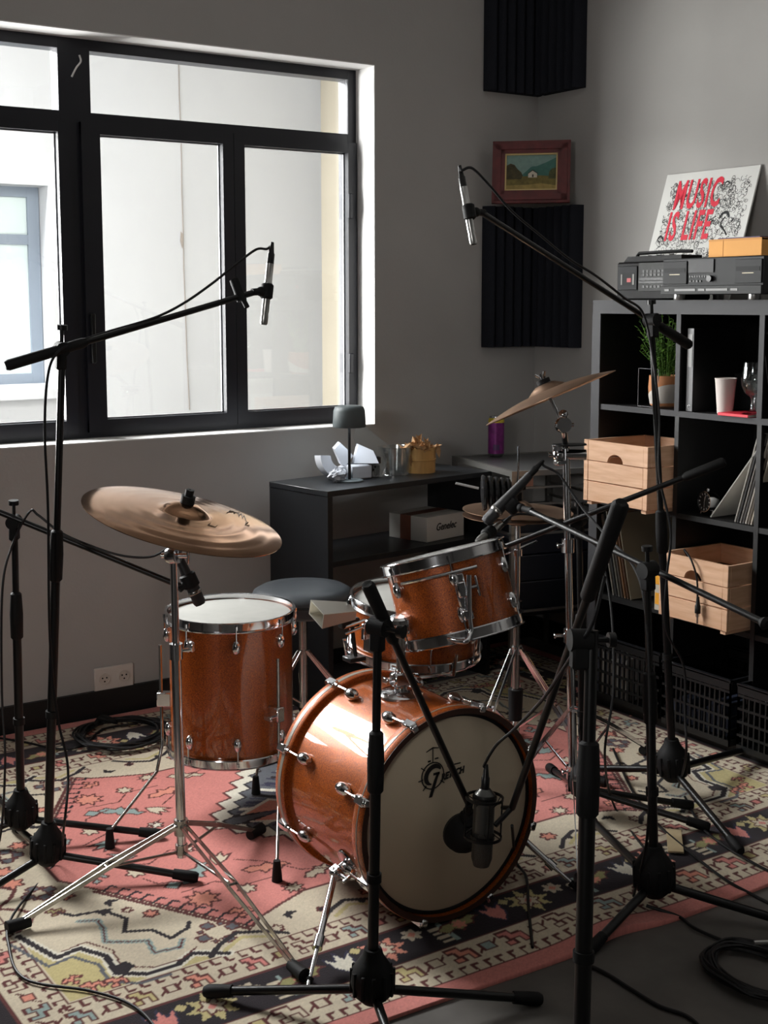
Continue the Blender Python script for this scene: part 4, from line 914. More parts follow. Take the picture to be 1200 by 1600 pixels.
for i in range(4): a = i*PI/2+.4; sm.cyl(F @ V((.0415*math.cos(a), .0415*math.sin(a), L*.12)), F @ V((.0415*math.cos(a), .0415*math.sin(a), L*.62)), .002, n=6)
for i in range(8):
    a = i*PI/4+.2; b = a+.4
    for za, zb in ((L*.12, L*.2), (L*.62, L*.54)): sm.cyl(F @ V((.041*math.cos(a), .041*math.sin(a), za)), F @ V((.0268*math.cos(b), .0268*math.sin(b), zb)), .0012, n=5)
sm.cyl(F @ V((.041, 0, L*.4)), V(en), .006, n=8); sm.cyl(on('y', 2.17, 785, 1262), V(en), .005, n=8)
sm.build('shock_mount', BLK, mD)
cable('cable rising from the condenser microphone to the heavy stand', [top_-ax*.05, on('y', 2.17, 757, 1195), on('y', 2.1, 775, 1165), on('y', 2.0, 806, 1137), at(850, 1090, 2.4), at(890, 1030, 2.25), at(925, 975, 2.16), at(945, 900, 2.15)], .0034, (top_, -ax))

# E: tall right stand, arm up to the corner
hub = fl(1051, 1192, .11); hub.z = .11; piv = at(1019, 500, 3.7); tl, en = at(1078, 540, 3.86), at(752, 332, 3.3)
mE = mic_stand('tallest boom stand, before the shelf unit, its arm reaching up towards the painting', hub, [fl(1152, 1338), fl(1215, 1168), fl(905, 1212)], piv-V((0,0,.03)), tl, piv, en, grip=.16, clutch=.55, hubr=.05)
ta, ti = at(724, 292, 3.26), at(740, 382, 3.26); mp = at(733, 331, 3.26)
clip(mE, en, mp, .0112, ti-ta); pencil_mic('slim silver microphone hanging in front of the dark foam and painting', ta, ti)
pa = (ta-ti).normalized(); cable('cable arching from the overhead microphone along the long right boom', [ta+pa*.05, at(722, 266, 3.25), at(738, 263, 3.26), at(765, 290, 3.3), at(800, 330, 3.35), at(845, 368, 3.42), at(890, 405, 3.5), at(930, 430, 3.55), at(975, 465, 3.63), at(1005, 490, 3.66), at(1020, 560, 3.68), at(1030, 650, 3.66), at(1030, 740, 3.66), at(1048, 830, 3.66), at(1042, 900, 3.68), at(1040, 980, 3.7), at(1068, 1040, 3.72), at(1070, 1110, 3.72), at(1072, 1180, 3.7), fl(1060, 1230, .03)], .0036, (ta, pa))

# F: right-hand stand with the hi-hat microphone
hub = fl(1022, 1366, .105); hub.z = .105; piv = at(1012, 890, 3.02); tl, en = at(1200, 976, 2.78), at(826, 797, 3.45)
mF = mic_stand('boom stand at the rug corner, arm crossing the lower pine crate', hub, [fl(1235, 1452), fl(925, 1490), fl(920, 1290)], piv-V((0,0,.03)), tl, piv, en, grip=.02, clutch=.62, hubr=.05)
hd, tt = at(757, 818, 3.5), at(828, 742, 3.5)
clip(mF, en, at(800, 790, 3.5), .018, hd-tt); t = dyn_mic('olive-black microphone pointing down at the hi-hat and rack tom', hd, tt, (62, 64, 60))
pa = (tt-hd).normalized(); cable('cable bending back from the microphone above the rack tom', [tt+pa*.05, at(850, 728, 3.5), at(872, 740, 3.48), at(890, 765, 3.45), at(915, 800, 3.4), at(950, 840, 3.3), at(990, 885, 3.15), at(1008, 950, 3.05), at(1015, 1100, 3.0), at(1012, 1300, 3.0), fl(990, 1400, .02)], .0036, (tt, pa))

# G: stand behind D with the tom microphone
hub = fl(912, 1222, .105); hub.z = .105; piv = at(905, 815, 3.62); tl, en = at(1133, 721, 3.38), at(787, 855, 3.72)
mG = mic_stand('boom stand behind the heavy stand, thin arm crossing the upper pine crate', hub, [fl(1098, 1303), fl(860, 1212), fl(1072, 1270)], piv-V((0,0,.03)), tl, piv, en, grip=.12, clutch=.6)
hd, tt = at(745, 846, 3.45), at(782, 820, 3.55)
clip(mG, en, hd.lerp(tt, .5), .012, hd-tt); t = thing('rim_microphone', 'small silver-topped microphone over the rack tom rim', 'microphone', hd)
F = frame_z(hd, tt-hd); L = (tt-hd).length
MB().lathe([(1e-4, 0), (.007, .002), (.010, .02), (.010, L*.7), (1e-4, L*.7)], 18, F).build('body', STEEL, t); MB().lathe([(.0102, L*.7), (.0115, L*.72), (.0115, L), (1e-4, L)], 18, F).build('connector', CHRD, t)
cable('cable curving from the tom rim microphone behind the cymbal stand', [tt, at(805, 804, 3.56), at(840, 806, 3.56), at(875, 815, 3.55), at(900, 835, 3.55), at(935, 860, 3.5), at(955, 950, 3.45), at(958, 1080, 3.4), at(945, 1180, 3.4), fl(960, 1260, .02), fl(1010, 1330, .02)], .0034, (tt, tt-hd))

# mallet resting on the hi-hat
mh = thing('mallet', 'black ribbed round mallet head with a thin pale handle, above the hi-hat', 'mallet', at(765, 775, 3.75))
F = frame_z(at(752, 770, 3.8), at(800, 768, 3.8)-at(752, 770, 3.8)); m = MB()
for i in range(5): m.lathe([(.03, i*.018), (.052-.003*i, i*.018+.003), (.054-.003*i, i*.018+.008), (.05-.003*i, i*.018+.014), (.03, i*.018+.017)], 28, F)
m.lathe([(1e-4, 0), (.03, 0), (.03, .09), (1e-4, .09)], 20, F); m.build('head', mat('glossy_black', (22, 22, 24), .25), mh)
MB().cyl(at(748, 763, 3.8), at(712, 755, 3.8), .0035, n=8).build('handle', mat('pale_rod', (214, 214, 214), .4), mh)

# cables on the floor
def coil(label, c, r, n, rr=.0042, z0=GZ, sq=1, seed=1, name='cable_coil'):
    rnd = random.Random(seed); pts = []
    for i in range(n*14):
        a = i*2*PI/14; k = r*(1-.10*math.sin(i*.37)-.06*rnd.random()); pts.append((c[0]+k*math.cos(a)+.01*math.sin(i*.21), c[1]+k*sq*math.sin(a), z0+rr+.004+(i % 5)*.0022+.012*abs(math.sin(i*.09))))
    return pts
c0 = fl(190, 1158, 0); t = thing('cable_coil', 'coiled black cable lying on the rug behind the floor tom', 'cable', (c0.x, c0.y, GZ))
MB().tube(spline(coil('', (c0.x, c0.y), .15, 9), 3), .0042, 6).build('cord', CORD, t)
m = MB(); q = fl(168, 1130, .03); m.tube(spline([q+V((-.05,0,0)), q+V((-.01,.02,.02)), q+V((.03,0,.0)), q+V((.01,-.02,.01)), q+V((-.03,.01,.02))], 6), .008, 6); m.build('cable_tie', RUB, t)
c0 = fl(1190, 1530, 0); t = thing('cable_coil', 'coiled black cable on the dark floor at the bottom right', 'cable', (c0.x, c0.y, 0))
MB().tube(spline(coil('', (c0.x, c0.y), .10, 11, z0=0, seed=4, sq=1.3), 3), .0042, 6).build('cord', CORD, t)
q = fl(1178, 1473, .045); MB().cyl(q, q+V((.035, -.02, 0)), .005, n=8).build('plug', STEEL, t)
cable('cable crossing the dark floor towards the coil at the lower right', [fl(900, 1500, .006), fl(945, 1520, .006), fl(985, 1545, .006), fl(1030, 1572, .006), fl(1080, 1592, .006), fl(1120, 1640, .006)], .0045)
cable('cable running from the rug fold to the coil at the lower right', [fl(1010, 1415, .02), fl(1060, 1432, .008), fl(1085, 1450, .008), fl(1130, 1470, .006), fl(1160, 1480, .006), fl(1185, 1478, .02)], .004)
cable('cable trailing diagonally over the rug between the two right-hand stands', [fl(958, 1170, .02), fl(985, 1230, .016), fl(1020, 1280, .016), fl(1070, 1325, .016), fl(1130, 1372, .016), fl(1180, 1400, .006), fl(1240, 1430, .006)], .004)
cable('thin dark cable on the rug beside the chrome tripod leg at the right', [fl(1070, 1245, .016), fl(1095, 1290, .016), fl(1130, 1320, .016), fl(1180, 1350, .014), fl(1230, 1375, .01)], .0038)
cable('cable hanging from the bass drum microphones down to the rug border', [on('y', 2.17, 800, 1290), fl(806, 1345, .05), fl(822, 1370, .02), fl(826, 1420, .015), fl(832, 1480, .015)], .0038)
cable('cable on the rug behind the left stands near the baseboard', [fl(-20, 1150, .015), fl(40, 1160, .018), fl(90, 1170, .015), fl(130, 1165, .015), fl(160, 1140, .015), fl(215, 1130, .015)], .0038)

# ------------------------------------------------------------------ shelf unit along the right wall
SX, SD = 3.25, .39; EX = SX+SD
ys = [3.472, 3.0595, 2.710, 2.3915, 1.98]      # outer left end, three partitions, right end
ZB = [0, .06, .415, .765, 1.11, 1.445, 1.492]
su = thing('shelf_unit', 'black open cube shelf unit with glare painted grey on its front edges along the right wall', 'shelf unit', (SX, ys[0], 0))
m = MB(); m.box((SX+.001, ys[0]-.040, 0), (EX, ys[0], 1.446)); m.build('side_panel', SHELFB, su)
m = MB(); m.box((SX+.001, ys[4], 0), (EX, ys[4]+.04, 1.446)); m.build('side_panel', SHELFB, su)
m = MB(); m.box((SX+.001, ys[4], 1.446), (EX, ys[0], 1.492)); m.build('top_board', SHELFB, su)
for y in ys[1:4]: m = MB(); m.box((SX+.004, y-.009, .05), (EX-.01, y+.009, 1.446)); m.build('partition', SHELFB, su)
for z in (.405, .755, 1.103): m = MB(); m.box((SX+.006, ys[4]+.04, z-.001), (EX-.01, ys[0]-.04, z+.017)); m.build('shelf_board', SHELFB, su)
m = MB(); m.box((SX+.001, ys[4]+.04, .0), (EX, ys[0]-.04, .045)); m.build('bottom_board', SHELFB, su)
MB().box((EX-.006, ys[4]+.03, .02), (EX, ys[0]-.03, 1.46)).build('back_panel', SHELFB, su)
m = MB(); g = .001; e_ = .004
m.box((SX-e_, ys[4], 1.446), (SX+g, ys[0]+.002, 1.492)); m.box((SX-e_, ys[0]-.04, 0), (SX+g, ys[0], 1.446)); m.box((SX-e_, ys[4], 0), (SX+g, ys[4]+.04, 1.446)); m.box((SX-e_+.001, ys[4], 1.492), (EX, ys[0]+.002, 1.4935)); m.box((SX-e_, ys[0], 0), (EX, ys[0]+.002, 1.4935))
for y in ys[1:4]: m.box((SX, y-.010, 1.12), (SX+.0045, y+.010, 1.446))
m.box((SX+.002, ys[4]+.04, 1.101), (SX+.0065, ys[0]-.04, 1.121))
m.build('edge_glare', SHELFE, su)  # painted glare on outer frame and top row; lower partitions stay black
TOPZ = 1.4937

def crate(label, x, y0, y1, z0, z1, depth=.30):
    t = thing('wooden_crate', label, 'crate', (x, (y0+y1)/2, z0), 'pine crates on the shelves')
    h = (z1-z0-.012)/3; w_ = y1-y0; f = .008
    for i in range(3):
        za = z0+.012+i*h+.0015; zb = z0+.012+(i+1)*h-.0015; yc = (y0+y1)/2
        if i == 2:
            P = [(x, y0+.022, za)]+[(x, yc+.038*math.cos(PI-a), za+.030*math.sin(a)) for a in np.linspace(0, PI, 14)]+[(x, y1-.022, za), (x, y1-.022, zb), (x, y0+.022, zb)]
            m = MB().prism(P, (.010, 0, 0))
        else: m = MB(); m.rbox((x, y0+.022, za), (x+.010, y1-.022, zb), .0015)
        m.build('front_board', PINE, t)
        for ya, yb in ((y0, y0+.010), (y1-.010, y1)):
            m = MB(); m.rbox((x+.012, ya, za), (x+depth, yb, zb), .0015); m.build('side_board', PINE, t)
        m = MB(); m.rbox((x+depth-.01, y0+.01, za), (x+depth, y1-.01, zb), .0015); m.build('back_board', PINE, t)
    for ya in (y0, y1-.022):
        for i in range(3):
            za = z0+.012+i*h+.001; zb = z0+.012+(i+1)*h-.001
            m = MB(); m.rbox((x-.001, ya, za), (x+.012, ya+.022, zb), .0015); m.build('corner_post', PINE, t)
    m = MB(); m.box((x+.01, y0+.01, z0+.012), (x+depth-.01, y1-.01, z0+.020)); m.build('bottom_board', PINE, t)
    for ya in (y0+.012, y1-.035): MB().box((x+.008, ya, z0), (x+depth-.02, ya+.022, z0+.012)).build('runner', PINE, t)
    return t
crate('pine crate with a half-round grip hole, upper one, sticking out of the second shelf row', 3.135, 3.072, 3.385, .7725, 1.004)
crate('pine crate with a cable hanging over its front, the lower one', 3.165, 2.738, 3.036, .4225, .652)
p = on('x', 3.155, 1080, 875)
cable('short cable with a jack plug hanging over the lower pine crate', [V((3.25, 2.93, .56)), V((3.19, 2.95, .665)), p, on('x', 3.153, 1088, 900), on('x', 3.150, 1090, 925), on('x', 3.150, 1089, 940)], .0032, (on('x', 3.150, 1090, 958), (0, 0, 1)))
q = on('x', 3.150, 1090, 958); solo('jack_plug', MB().tube([q, q-V((0,0,.012)), q-V((0,0,.013)), q-V((0,0,.034))], [.006, .006, .0035, .003], 10), CHR, 'black and silver jack plug tip dangling before the lower pine crate', 'plug')

# plastic crates in the bottom row
CRB = mat('crate_black_plastic', (10, 11, 12), .45)
def plastic_crate(label, x, y0, y1, z0, z1, d=.33):
    t = thing('plastic_crate', label, 'crate', (x, (y0+y1)/2, z0), 'black plastic crates in the bottom row')
    m = MB(); h = z1-z0
    def wall(pa, pb, n):
        pa = V(pa); pb = V(pb); u = (pb-pa); L = u.length; u.normalize(); R3 = basis(pa, u, (0, 0, 1))
        for i, f in enumerate((0, .22, .42, .62, .82)): m.box((0, h*f, -.004), (L, h*f+(.02 if i in (0,) else .008), .004), R3)
        m.box((0, h-.028, -.006), (L, h, .006), R3)
        for i in range(n+1): m.box((L*i/n-.003, 0, -.003), (L*i/n+.003, h, .003), R3)
    wall((x, y0, z0), (x, y1, z0), 14); wall((x+d, y0, z0), (x+d, y1, z0), 6); wall((x, y0, z0), (x+d, y0, z0), 8); wall((x, y1, z0), (x+d, y1, z0), 8)
    m.box((x, y0, z0), (x+d, y1, z0+.006)); m.build('lattice_body', CRB, t)
    m = MB(); m.box((x-.006, y0-.004, z1-.004), (x+.008, y1+.004, z1+.004)); m.box((x+d-.006, y0-.004, z1-.004), (x+d+.006, y1+.004, z1+.004)); m.box((x, y0-.004, z1-.004), (x+d, y0+.006, z1+.004)); m.box((x, y1-.006, z1-.004), (x+d, y1+.004, z1+.004)); m.build('rim', mat('crate_rim', (20, 21, 24), .4), t)
plastic_crate('black plastic lattice crate holding pale slim cases', 3.22, 3.075, 3.42, .047, .275)
plastic_crate('black plastic lattice crate with dark contents, bottom row right', 3.20, 2.745, 3.04, .047, .265)
plastic_crate('black plastic lattice crate at the edge of the picture', 3.20, 2.40, 2.71, .047, .265)
rnd = random.Random(5)
for i in range(13):
    y = 3.405-i*.0125; t = thing('disc_case', 'slim pale disc case upright in the plastic crate', 'case', (3.25, y, .055), 'disc cases in the black crate')
    hh = .14+rnd.random()*.035; m = MB(); m.box((3.235, y-.0045, .055), (3.36, y+.0045, .055+hh)); m.build('case_body', mat('case_%d' % (i % 4), ((150,150,150),(96,98,104),(170,168,160),(60,62,70))[i % 4], .35), t)
    m = MB(); m.box((3.2335, y-.003, .065), (3.235, y+.003, .045+hh)); m.build('spine_label', mat('spine_%d' % (i % 3), ((190,188,180),(70,76,92),(130,120,110))[i % 3], .6), t)
m = MB()
for i in range(9):
    y = 3.02-i*.028; m.rbox((3.24, y-.012, .056), (3.4, y+.010, .11+rnd.random()*.06), .002)
solo('dark_boxes', m, mat('navy_box', (40, 46, 62), .5), 'dark bundle of small boxes inside the lower right plastic crate', 'boxes', kind='stuff')

# records
def record(label, yb, yt, zb, h, rgb, x0=3.27, thick=.0045, grp='records leaning on the shelves', d=.30, k=0):
    t = thing('vinyl_record', label, 'record', (x0, yb, zb), grp)
    P0 = V((x0, yb, zb)); P1 = V((x0, yt, zb+math.sqrt(max(.0001, h*h-(yt-yb)**2)))); up_ = (P1-P0).normalized(); R3 = basis(P0, (1, 0, 0), up_)
    lift = abs(R3.to_3x3().col[2].z)*thick
    R3 = Matrix.Translation((0, 0, lift)) @ R3
    m = MB(); m.box((0, 0, -thick/2), (d, h, thick/2), R3); m.build('sleeve', mat('sleeve_%d_%d_%d' % rgb, rgb, .6), t)
    m = MB(); m.box((-.0006, .004, -thick*.28), (.0, h-.004, thick*.28), R3); m.build('spine', mat('sp_%d_%d_%d' % tuple(max(0, c-40) for c in rgb), tuple(max(0, c-40) for c in rgb), .6), t)
RC_ = [(190,186,178),(60,60,62),(150,146,140),(90,88,88),(206,200,190),(120,112,104),(214,206,190),(70,66,64)]
b0, t0 = on('x', 3.27, 1110, 812), on('x', 3.27, 1182, 705)
record('pale record sleeve leaning alone behind the alarm clock', b0.y, t0.y, .773, .30, (200, 198, 192))
for i in range(7):
    b0, t0 = on('x', 3.27, 1148+i*4.2, 822), on('x', 3.27, 1194+i*4.2, 690)
    record(('pale','dark','grey','charcoal','white','brown','cream')[i]+' record sleeve in the leaning row right of the clock', b0.y, b0.y-.085, .773, .312, RC_[i])
for i in range(7):
    b0 = on('x', 3.27, 958+i*4.6, 935)
    record(('pale','dark','grey','charcoal','white','brown','cream')[i]+' record sleeve leaning left, below the upper pine crate', b0.y, b0.y+.075, .423, .312, ((150,146,138),(60,60,62),(120,118,110),(90,84,80),(140,110,84),(96,70,52),(128,120,104))[i], grp='records below the upper pine crate')
# yellow package
t = thing('small_package', 'yellow and white package beside the lower pine crate', 'package', (3.27, 3.085, .423))
a_ = on('x', 3.235, 1021, 912); MB().rbox((3.235, 3.070, .423), (3.36, 3.125, .56), .002).build('carton', mat('pack_white', (190, 184, 170), .6), t)
m = MB(); m.box((3.2335, 3.071, .515), (3.235, 3.120, .552)); m.box((3.2335, 3.071, .445), (3.235, 3.12, .485)); m.build('label', mat('pack_yellow', (226, 160, 40), .6), t)
for i, (dy, w_, h_) in enumerate(((.20, .04, .10), (.15, .03, .13), (.27, .05, .09))):
    pass

# top row contents
# plant
pc = V((3.335, 3.192, 1.1205)); pt = thing('potted_plant', 'small leafy plant in a terracotta and white pot on the top shelf', 'plant', pc)
T = Matrix.Translation(pc)
MB().lathe([(1e-4, 0), (.040, 0), (.052, .008), (.058, .04), (.060, .07), (.057, .112), (.053, .112), (.055, .07), (.05, .05), (1e-4, .05)], 48, T).build('pot', mat('terracotta', (190, 128, 84), .75, noise=.12, nscale=20), pt)
m = MB(); prof = []; n = 48      # slanting white glaze band
ringb = []; ringt = []
for j in range(n):
    a = 2*PI*j/n; zt = .055-.022*math.cos(a-1.2)*1.3
    def rad(z): 
        P = [(0,.040),(.008,.052),(.04,.058),(.07,.060),(.112,.057)]
        for (za, ra), (zb, rb) in zip(P[:-1], P[1:]):
            if z <= zb: return ra+(rb-ra)*(z-za)/(zb-za)
        return .057
    for i_ in range(6):
        z = .004+(zt-.004)*i_/5; m.v.append(T @ V(((rad(z)+.0007)*math.cos(a), (rad(z)+.0007)*math.sin(a), z)))
for j in range(n):
    for i_ in range(5): a0_ = j*6+i_; b0_ = ((j+1) % n)*6+i_; m.f.append((a0_, b0_, b0_+1, a0_+1))
m.build('white_glaze', mat('glaze', (206, 200, 192), .5), pt)
MB().lathe([(1e-4, .1), (.053, .1)], 24, T).build('soil', mat('soil', (48, 36, 28), .95, bump=.6, bscale=120), pt)
GRN = mat('leaf_green', (112, 156, 60), .55, noise=.35, nscale=30, rgb2=(44, 78, 26)); rnd = random.Random(11); m = MB(); ms = MB()
for i in range(46):
    a = rnd.random()*2*PI; r0 = .005+rnd.random()*.03; h_ = .06+rnd.random()*.16; ln = V((math.cos(a), math.sin(a), 0))*(.015+rnd.random()*.06)
    if rnd.random() < .3: h_ += .03; ln.y += .02
    b_ = pc+V((math.cos(a)*r0, math.sin(a)*r0, .1)); q = [b_+ln*(t_**1.6)+V((0, 0, h_*t_)) for t_ in (0, .33, .66, 1)]; ms.tube(q, .0011, 5)
    for k in range(15):
        t_ = .15+.85*k/14; c_ = b_+ln*(t_**1.6)+V((0, 0, h_*t_)); th_ = rnd.random()*2*PI; d = V((math.cos(th_), math.sin(th_), .35+.5*rnd.random())).normalized(); s_ = .010+rnd.random()*.009; w_ = d.cross(V((0,0,1))).normalized()*s_*.42
        u_ = w_.normalized().cross(d)*.001
        m.add([c_, c_+d*s_*.5+w_, c_+d*s_*1.2, c_+d*s_*.5-w_, c_+d*s_*.6+u_*1.5], [(0,1,4),(1,2,4),(2,3,4),(3,0,4)])
m.build('foliage', GRN, pt); ms.build('stems', GRN, pt)
# binder
bq = on('x', 3.275, 1069, 645); t = thing('ring_binder', 'narrow grey upright binder beside the middle partition of the top row', 'binder', (3.3, 3.03, 1.1205))
MB().rbox((3.272, 3.008, 1.1205), (3.50, 3.037, 1.400), .002).build('cover', SHELFB, t); MB().box((3.270, 3.009, 1.122), (3.272, 3.036, 1.399)).build('spine', mat('binder_grey', (120, 120, 122), .5), t)
MB().box((3.2685, 3.013, 1.27), (3.27, 3.032, 1.38)).build('spine_label', mat('binder_label', (150, 150, 150), .5), t)
MB().lathe([(.004, 0), (.007, 0), (.007, .001), (.004, .001)], 16, frame_z((3.27, 3.0225, 1.137), (-1, 0, 0)), closed=True).build('finger_ring', CHR, t)
# small wire frame left of the plant
m = MB(); a_, b_, c_, d_ = V((3.28, 3.27, 1.1225)), V((3.28, 3.27, 1.255)), V((3.28, 3.175, 1.255)), V((3.28, 3.175, 1.1225))
for p_, q_ in ((a_, b_), (b_, c_), (c_, d_), (d_, a_)): m.cyl(p_, q_, .0012, n=6)
solo('wire_frame', m, mat('wire_grey', (90, 90, 92), .5, .5), 'thin wire frame standing left of the plant pot', 'frame')
# paper cup
c_ = V((3.315, 2.905, 1.1205)); t = thing('paper_cup', 'white paper cup on the top shelf beside the red book', 'cup', c_)
MB().lathe([(1e-4, .003), (.022, .003), (.023, 0), (.0255, .0), (.035, .112), (.0365, .115), (.035, .117), (.033, .113), (.0235, .006), (1e-4, .006)], 40, Matrix.Translation(c_)).build('cup_wall', mat('paper_cup', (222, 212, 206), .7), t)
# red book under the glass
t = thing('book', 'thin bright red book lying flat under the wine glass', 'book', (3.3, 2.8, 1.121)); R3 = Matrix.Translation((3.242, 2.872, 1.1205)) @ Matrix.Rotation(math.radians(-90), 4, 'Z')
MB().rbox((0.0, 0, 0), (.125, .13, .0095), .001, R3).build('cover', mat('red_cover', (226, 40, 62), .5), t)
MB().box((.002, .002, .0018), (.1258, .1305, .0078), R3).build('pages', mat('pages', (220, 210, 200), .8), t)
# goblet
c_ = V((3.277, 2.759, 1.1302)); t = thing('wine_glass', 'clear stemmed glass standing on the red book', 'glass', c_)
MB().lathe([(1e-4, .001), (.034, 0), (.035, .002), (.012, .008), (.006, .02), (.0055, .045), (.009, .055), (.026, .068), (.036, .09), (.0385, .115), (.036, .15), (.0335, .165), (.0325, .165), (.035, .15), (.0372, .115), (.0345, .09), (.024, .070), (1e-4, .060)], 48, Matrix.Translation(c_)).build('glass_body', GLASS, t, sharp=80)
# dark things deep in the middle top compartment
t = thing('turntable', 'dark boxy audio unit deep in the top middle compartment', 'audio unit', (3.5, 2.85, 1.1205)); MB().rbox((3.44, 2.76, 1.1205), (3.6, 2.98, 1.25), .004).build('casing', mat('dark_unit', (22, 24, 26), .3), t)
m = MB(); m.box((3.4385, 2.90, 1.19), (3.44, 2.93, 1.225)); m.box((3.4385, 2.85, 1.20), (3.44, 2.862, 1.215)); m.build('sticker', mat('sticker_grey', (120, 122, 124), .5), t)
cable('thin cable hanging in the right end of the top row', [V((3.30, 2.70, 1.44)), V((3.27, 2.695, 1.40)), V((3.262, 2.71, 1.37)), V((3.262, 2.70, 1.30)), V((3.27, 2.69, 1.22)), V((3.30, 2.68, 1.15))], .003)
# alarm clock
cc = on('x', 3.30, 1101, 789); cc.z = .773+.045; t = thing('alarm_clock', 'small round chrome alarm clock with black dial beside the leaning records', 'clock', cc)
F = frame_z(cc, (-1, .18, .05)); MB().lathe([(1e-4, -.04), (.03, -.04), (.036, -.03), (.037, .0), (.036, .004), (.033, .004), (.033, .0), (1e-4, .0)], 36, F).build('case', CHR, t)
MB().lathe([(1e-4, .0006), (.033, .0006)], 36, F).build('dial', mat('dial_black', (14, 14, 16), .4), t)
UPV = F.inverted().to_3x3() @ V((0, 0, 1)); ua = math.atan2(UPV.y, UPV.x); CW = mat('clock_white', (225, 225, 220), .5)
m = MB()
for i in range(12): R3 = F @ Matrix.Rotation(ua-i*PI/6, 4, 'Z'); m.box((.023, -.0012 if i % 3 else -.002, .001), (.030, .0012 if i % 3 else .002, .0014), R3)
for a_, L_ in ((-.25, .024), (-.1, .017)): m.box((-.004, -.001, .0016), (L_, .001, .002), F @ Matrix.Rotation(ua+a_, 4, 'Z'))
m.box((-.003, -.0008, .0016), (.02, .0008, .002), F @ Matrix.Rotation(ua+PI, 4, 'Z'))
m.build('hands_and_marks', CW, t)
m = MB()
for s_ in (-1, 1): m.cyl(cc+V((.015, s_*.022, -.028)), cc+V((.012, s_*.026, -.045)), .004, .005, n=8)
m.sph(cc+V((.015, 0, .04)), .006); m.build('foot', CHR, t)

# on top of the shelf unit
DKP = mat('black_plastic', (9, 9, 10), .5, spec=.15); GRP = mat('grey_plastic', (46, 47, 48), .5, spec=.15); LGP = mat('light_grey_plastic', (150, 150, 148), .45)
bx = thing('cassette_player', 'black portable cassette recorder at the left end of the shelf top', 'cassette player', (3.30, 3.24, TOPZ))
X0 = 3.262; yl, yr = 3.372, 3.085
m = MB(); m.rbox((X0, yr, TOPZ), (X0+.17, yl, TOPZ+.132), .006); m.prism([(X0+.02, yl-.012, TOPZ+.13), (X0+.02, yl-.035, TOPZ+.152), (X0+.02, yr, TOPZ+.152), (X0+.02, yr, TOPZ+.13)], (.10, 0, 0)); m.build('casing', DKP, bx)
m = MB(); m.rbox((X0-.004, yl-.105, TOPZ+.035), (X0+.001, yl-.012, TOPZ+.118), .0015); dr = m.build('cassette_door', mat('door_grey', (26, 28, 30), .5, spec=.15), bx)
m = MB(); m.box((X0-.0048, yl-.093, TOPZ+.05), (X0-.004, yl-.024, TOPZ+.095)); m.build('door_window', mat('dark_window', (10, 12, 14), .5, spec=.15), dr)
m = MB(); m.box((X0-.0056, yl-.077, TOPZ+.062), (X0-.0048, yl-.058, TOPZ+.076)); m.build('red_marking', mat('red_dark', (170, 30, 34), .5), dr)
m = MB(); m.box((X0-.0056, yl-.034, TOPZ+.053), (X0-.0048, yl-.028, TOPZ+.09)); m.box((X0-.0056, yl-.093, TOPZ+.053), (X0-.0048, yl-.084, TOPZ+.09)); m.build('cassette_edge', mat('light_strip', (120, 118, 112), .5), dr)
m = MB(); m.rbox((X0-.004, yr+.005, TOPZ+.030), (X0+.001, yl-.112, TOPZ+.128), .001); fp = m.build('silver_panel', mat('panel_silver', (66, 67, 66), .5, spec=.15), bx)
m = MB()
for i in range(9):
    for r_ in (.082, .042, .094):
        y = yr+.018+i*.018
        if y+.012 < yl-.114: m.box((X0-.0055, y, TOPZ+r_), (X0-.004, y+.011, TOPZ+r_+.008))
m.box((X0-.0055, yr+.008, TOPZ+.068), (X0-.004, yl-.116, TOPZ+.076)); m.box((X0-.0055, yr+.008, TOPZ+.058), (X0-.004, yl-.116, TOPZ+.064)); m.build('buttons', mat('btn', (22, 22, 24), .45), fp)
m = MB(); 
for y in (yr+.07, yr+.13, yr+.17): m.box((X0+.035, y, TOPZ+.152), (X0+.06, y+.022, TOPZ+.156))
m.build('top_key', mat('key_silver', (140, 140, 138), .4), bx)
m = MB(); m.tube([(X0+.05, yl-.05, TOPZ+.152), (X0+.05, yl-.06, TOPZ+.163), (X0+.05, yr+.03, TOPZ+.165), (X0+.05, yr-.02, TOPZ+.163)], .006, 8); m.build('carry_handle', DKP, bx)
# cassette deck
dk = thing('cassette_deck', 'wide grey double cassette deck on silver feet on the shelf top', 'hi-fi deck', (3.20, 2.9, TOPZ))
DX = 3.215; ya, yb = 2.68, 3.105; z0 = TOPZ+.018; MB().rbox((DX, ya, z0), (DX+.26, yb, z0+.118), .003).build('casing', GRP, dk)
for y in (yb-.05, ya+.06):
    for x in (DX+.03, DX+.22): MB().lathe([(1e-4, 0), (.017, 0), (.019, .004), (.019, .018), (1e-4, .018)], 24, Matrix.Translation((x, y, TOPZ))).build('foot', STEEL, dk)
m = MB(); m.rbox((DX-.008, ya+.002, z0), (DX+.001, yb-.001, z0+.028), .0015); m.build('lower_panel', mat('deck_grey2', (54, 55, 55), .5, spec=.15), dk)
m = MB()
for y, w_ in ((yb-.04, .02), (yb-.155, .09), (yb-.195, .028), (yb-.29, .09), (yb-.33, .028)): m.box((DX-.0095, y, z0+.011), (DX-.008, y+w_, z0+.018))
m.build('slot_button', mat('deck_light', (108, 108, 107), .45), dk)
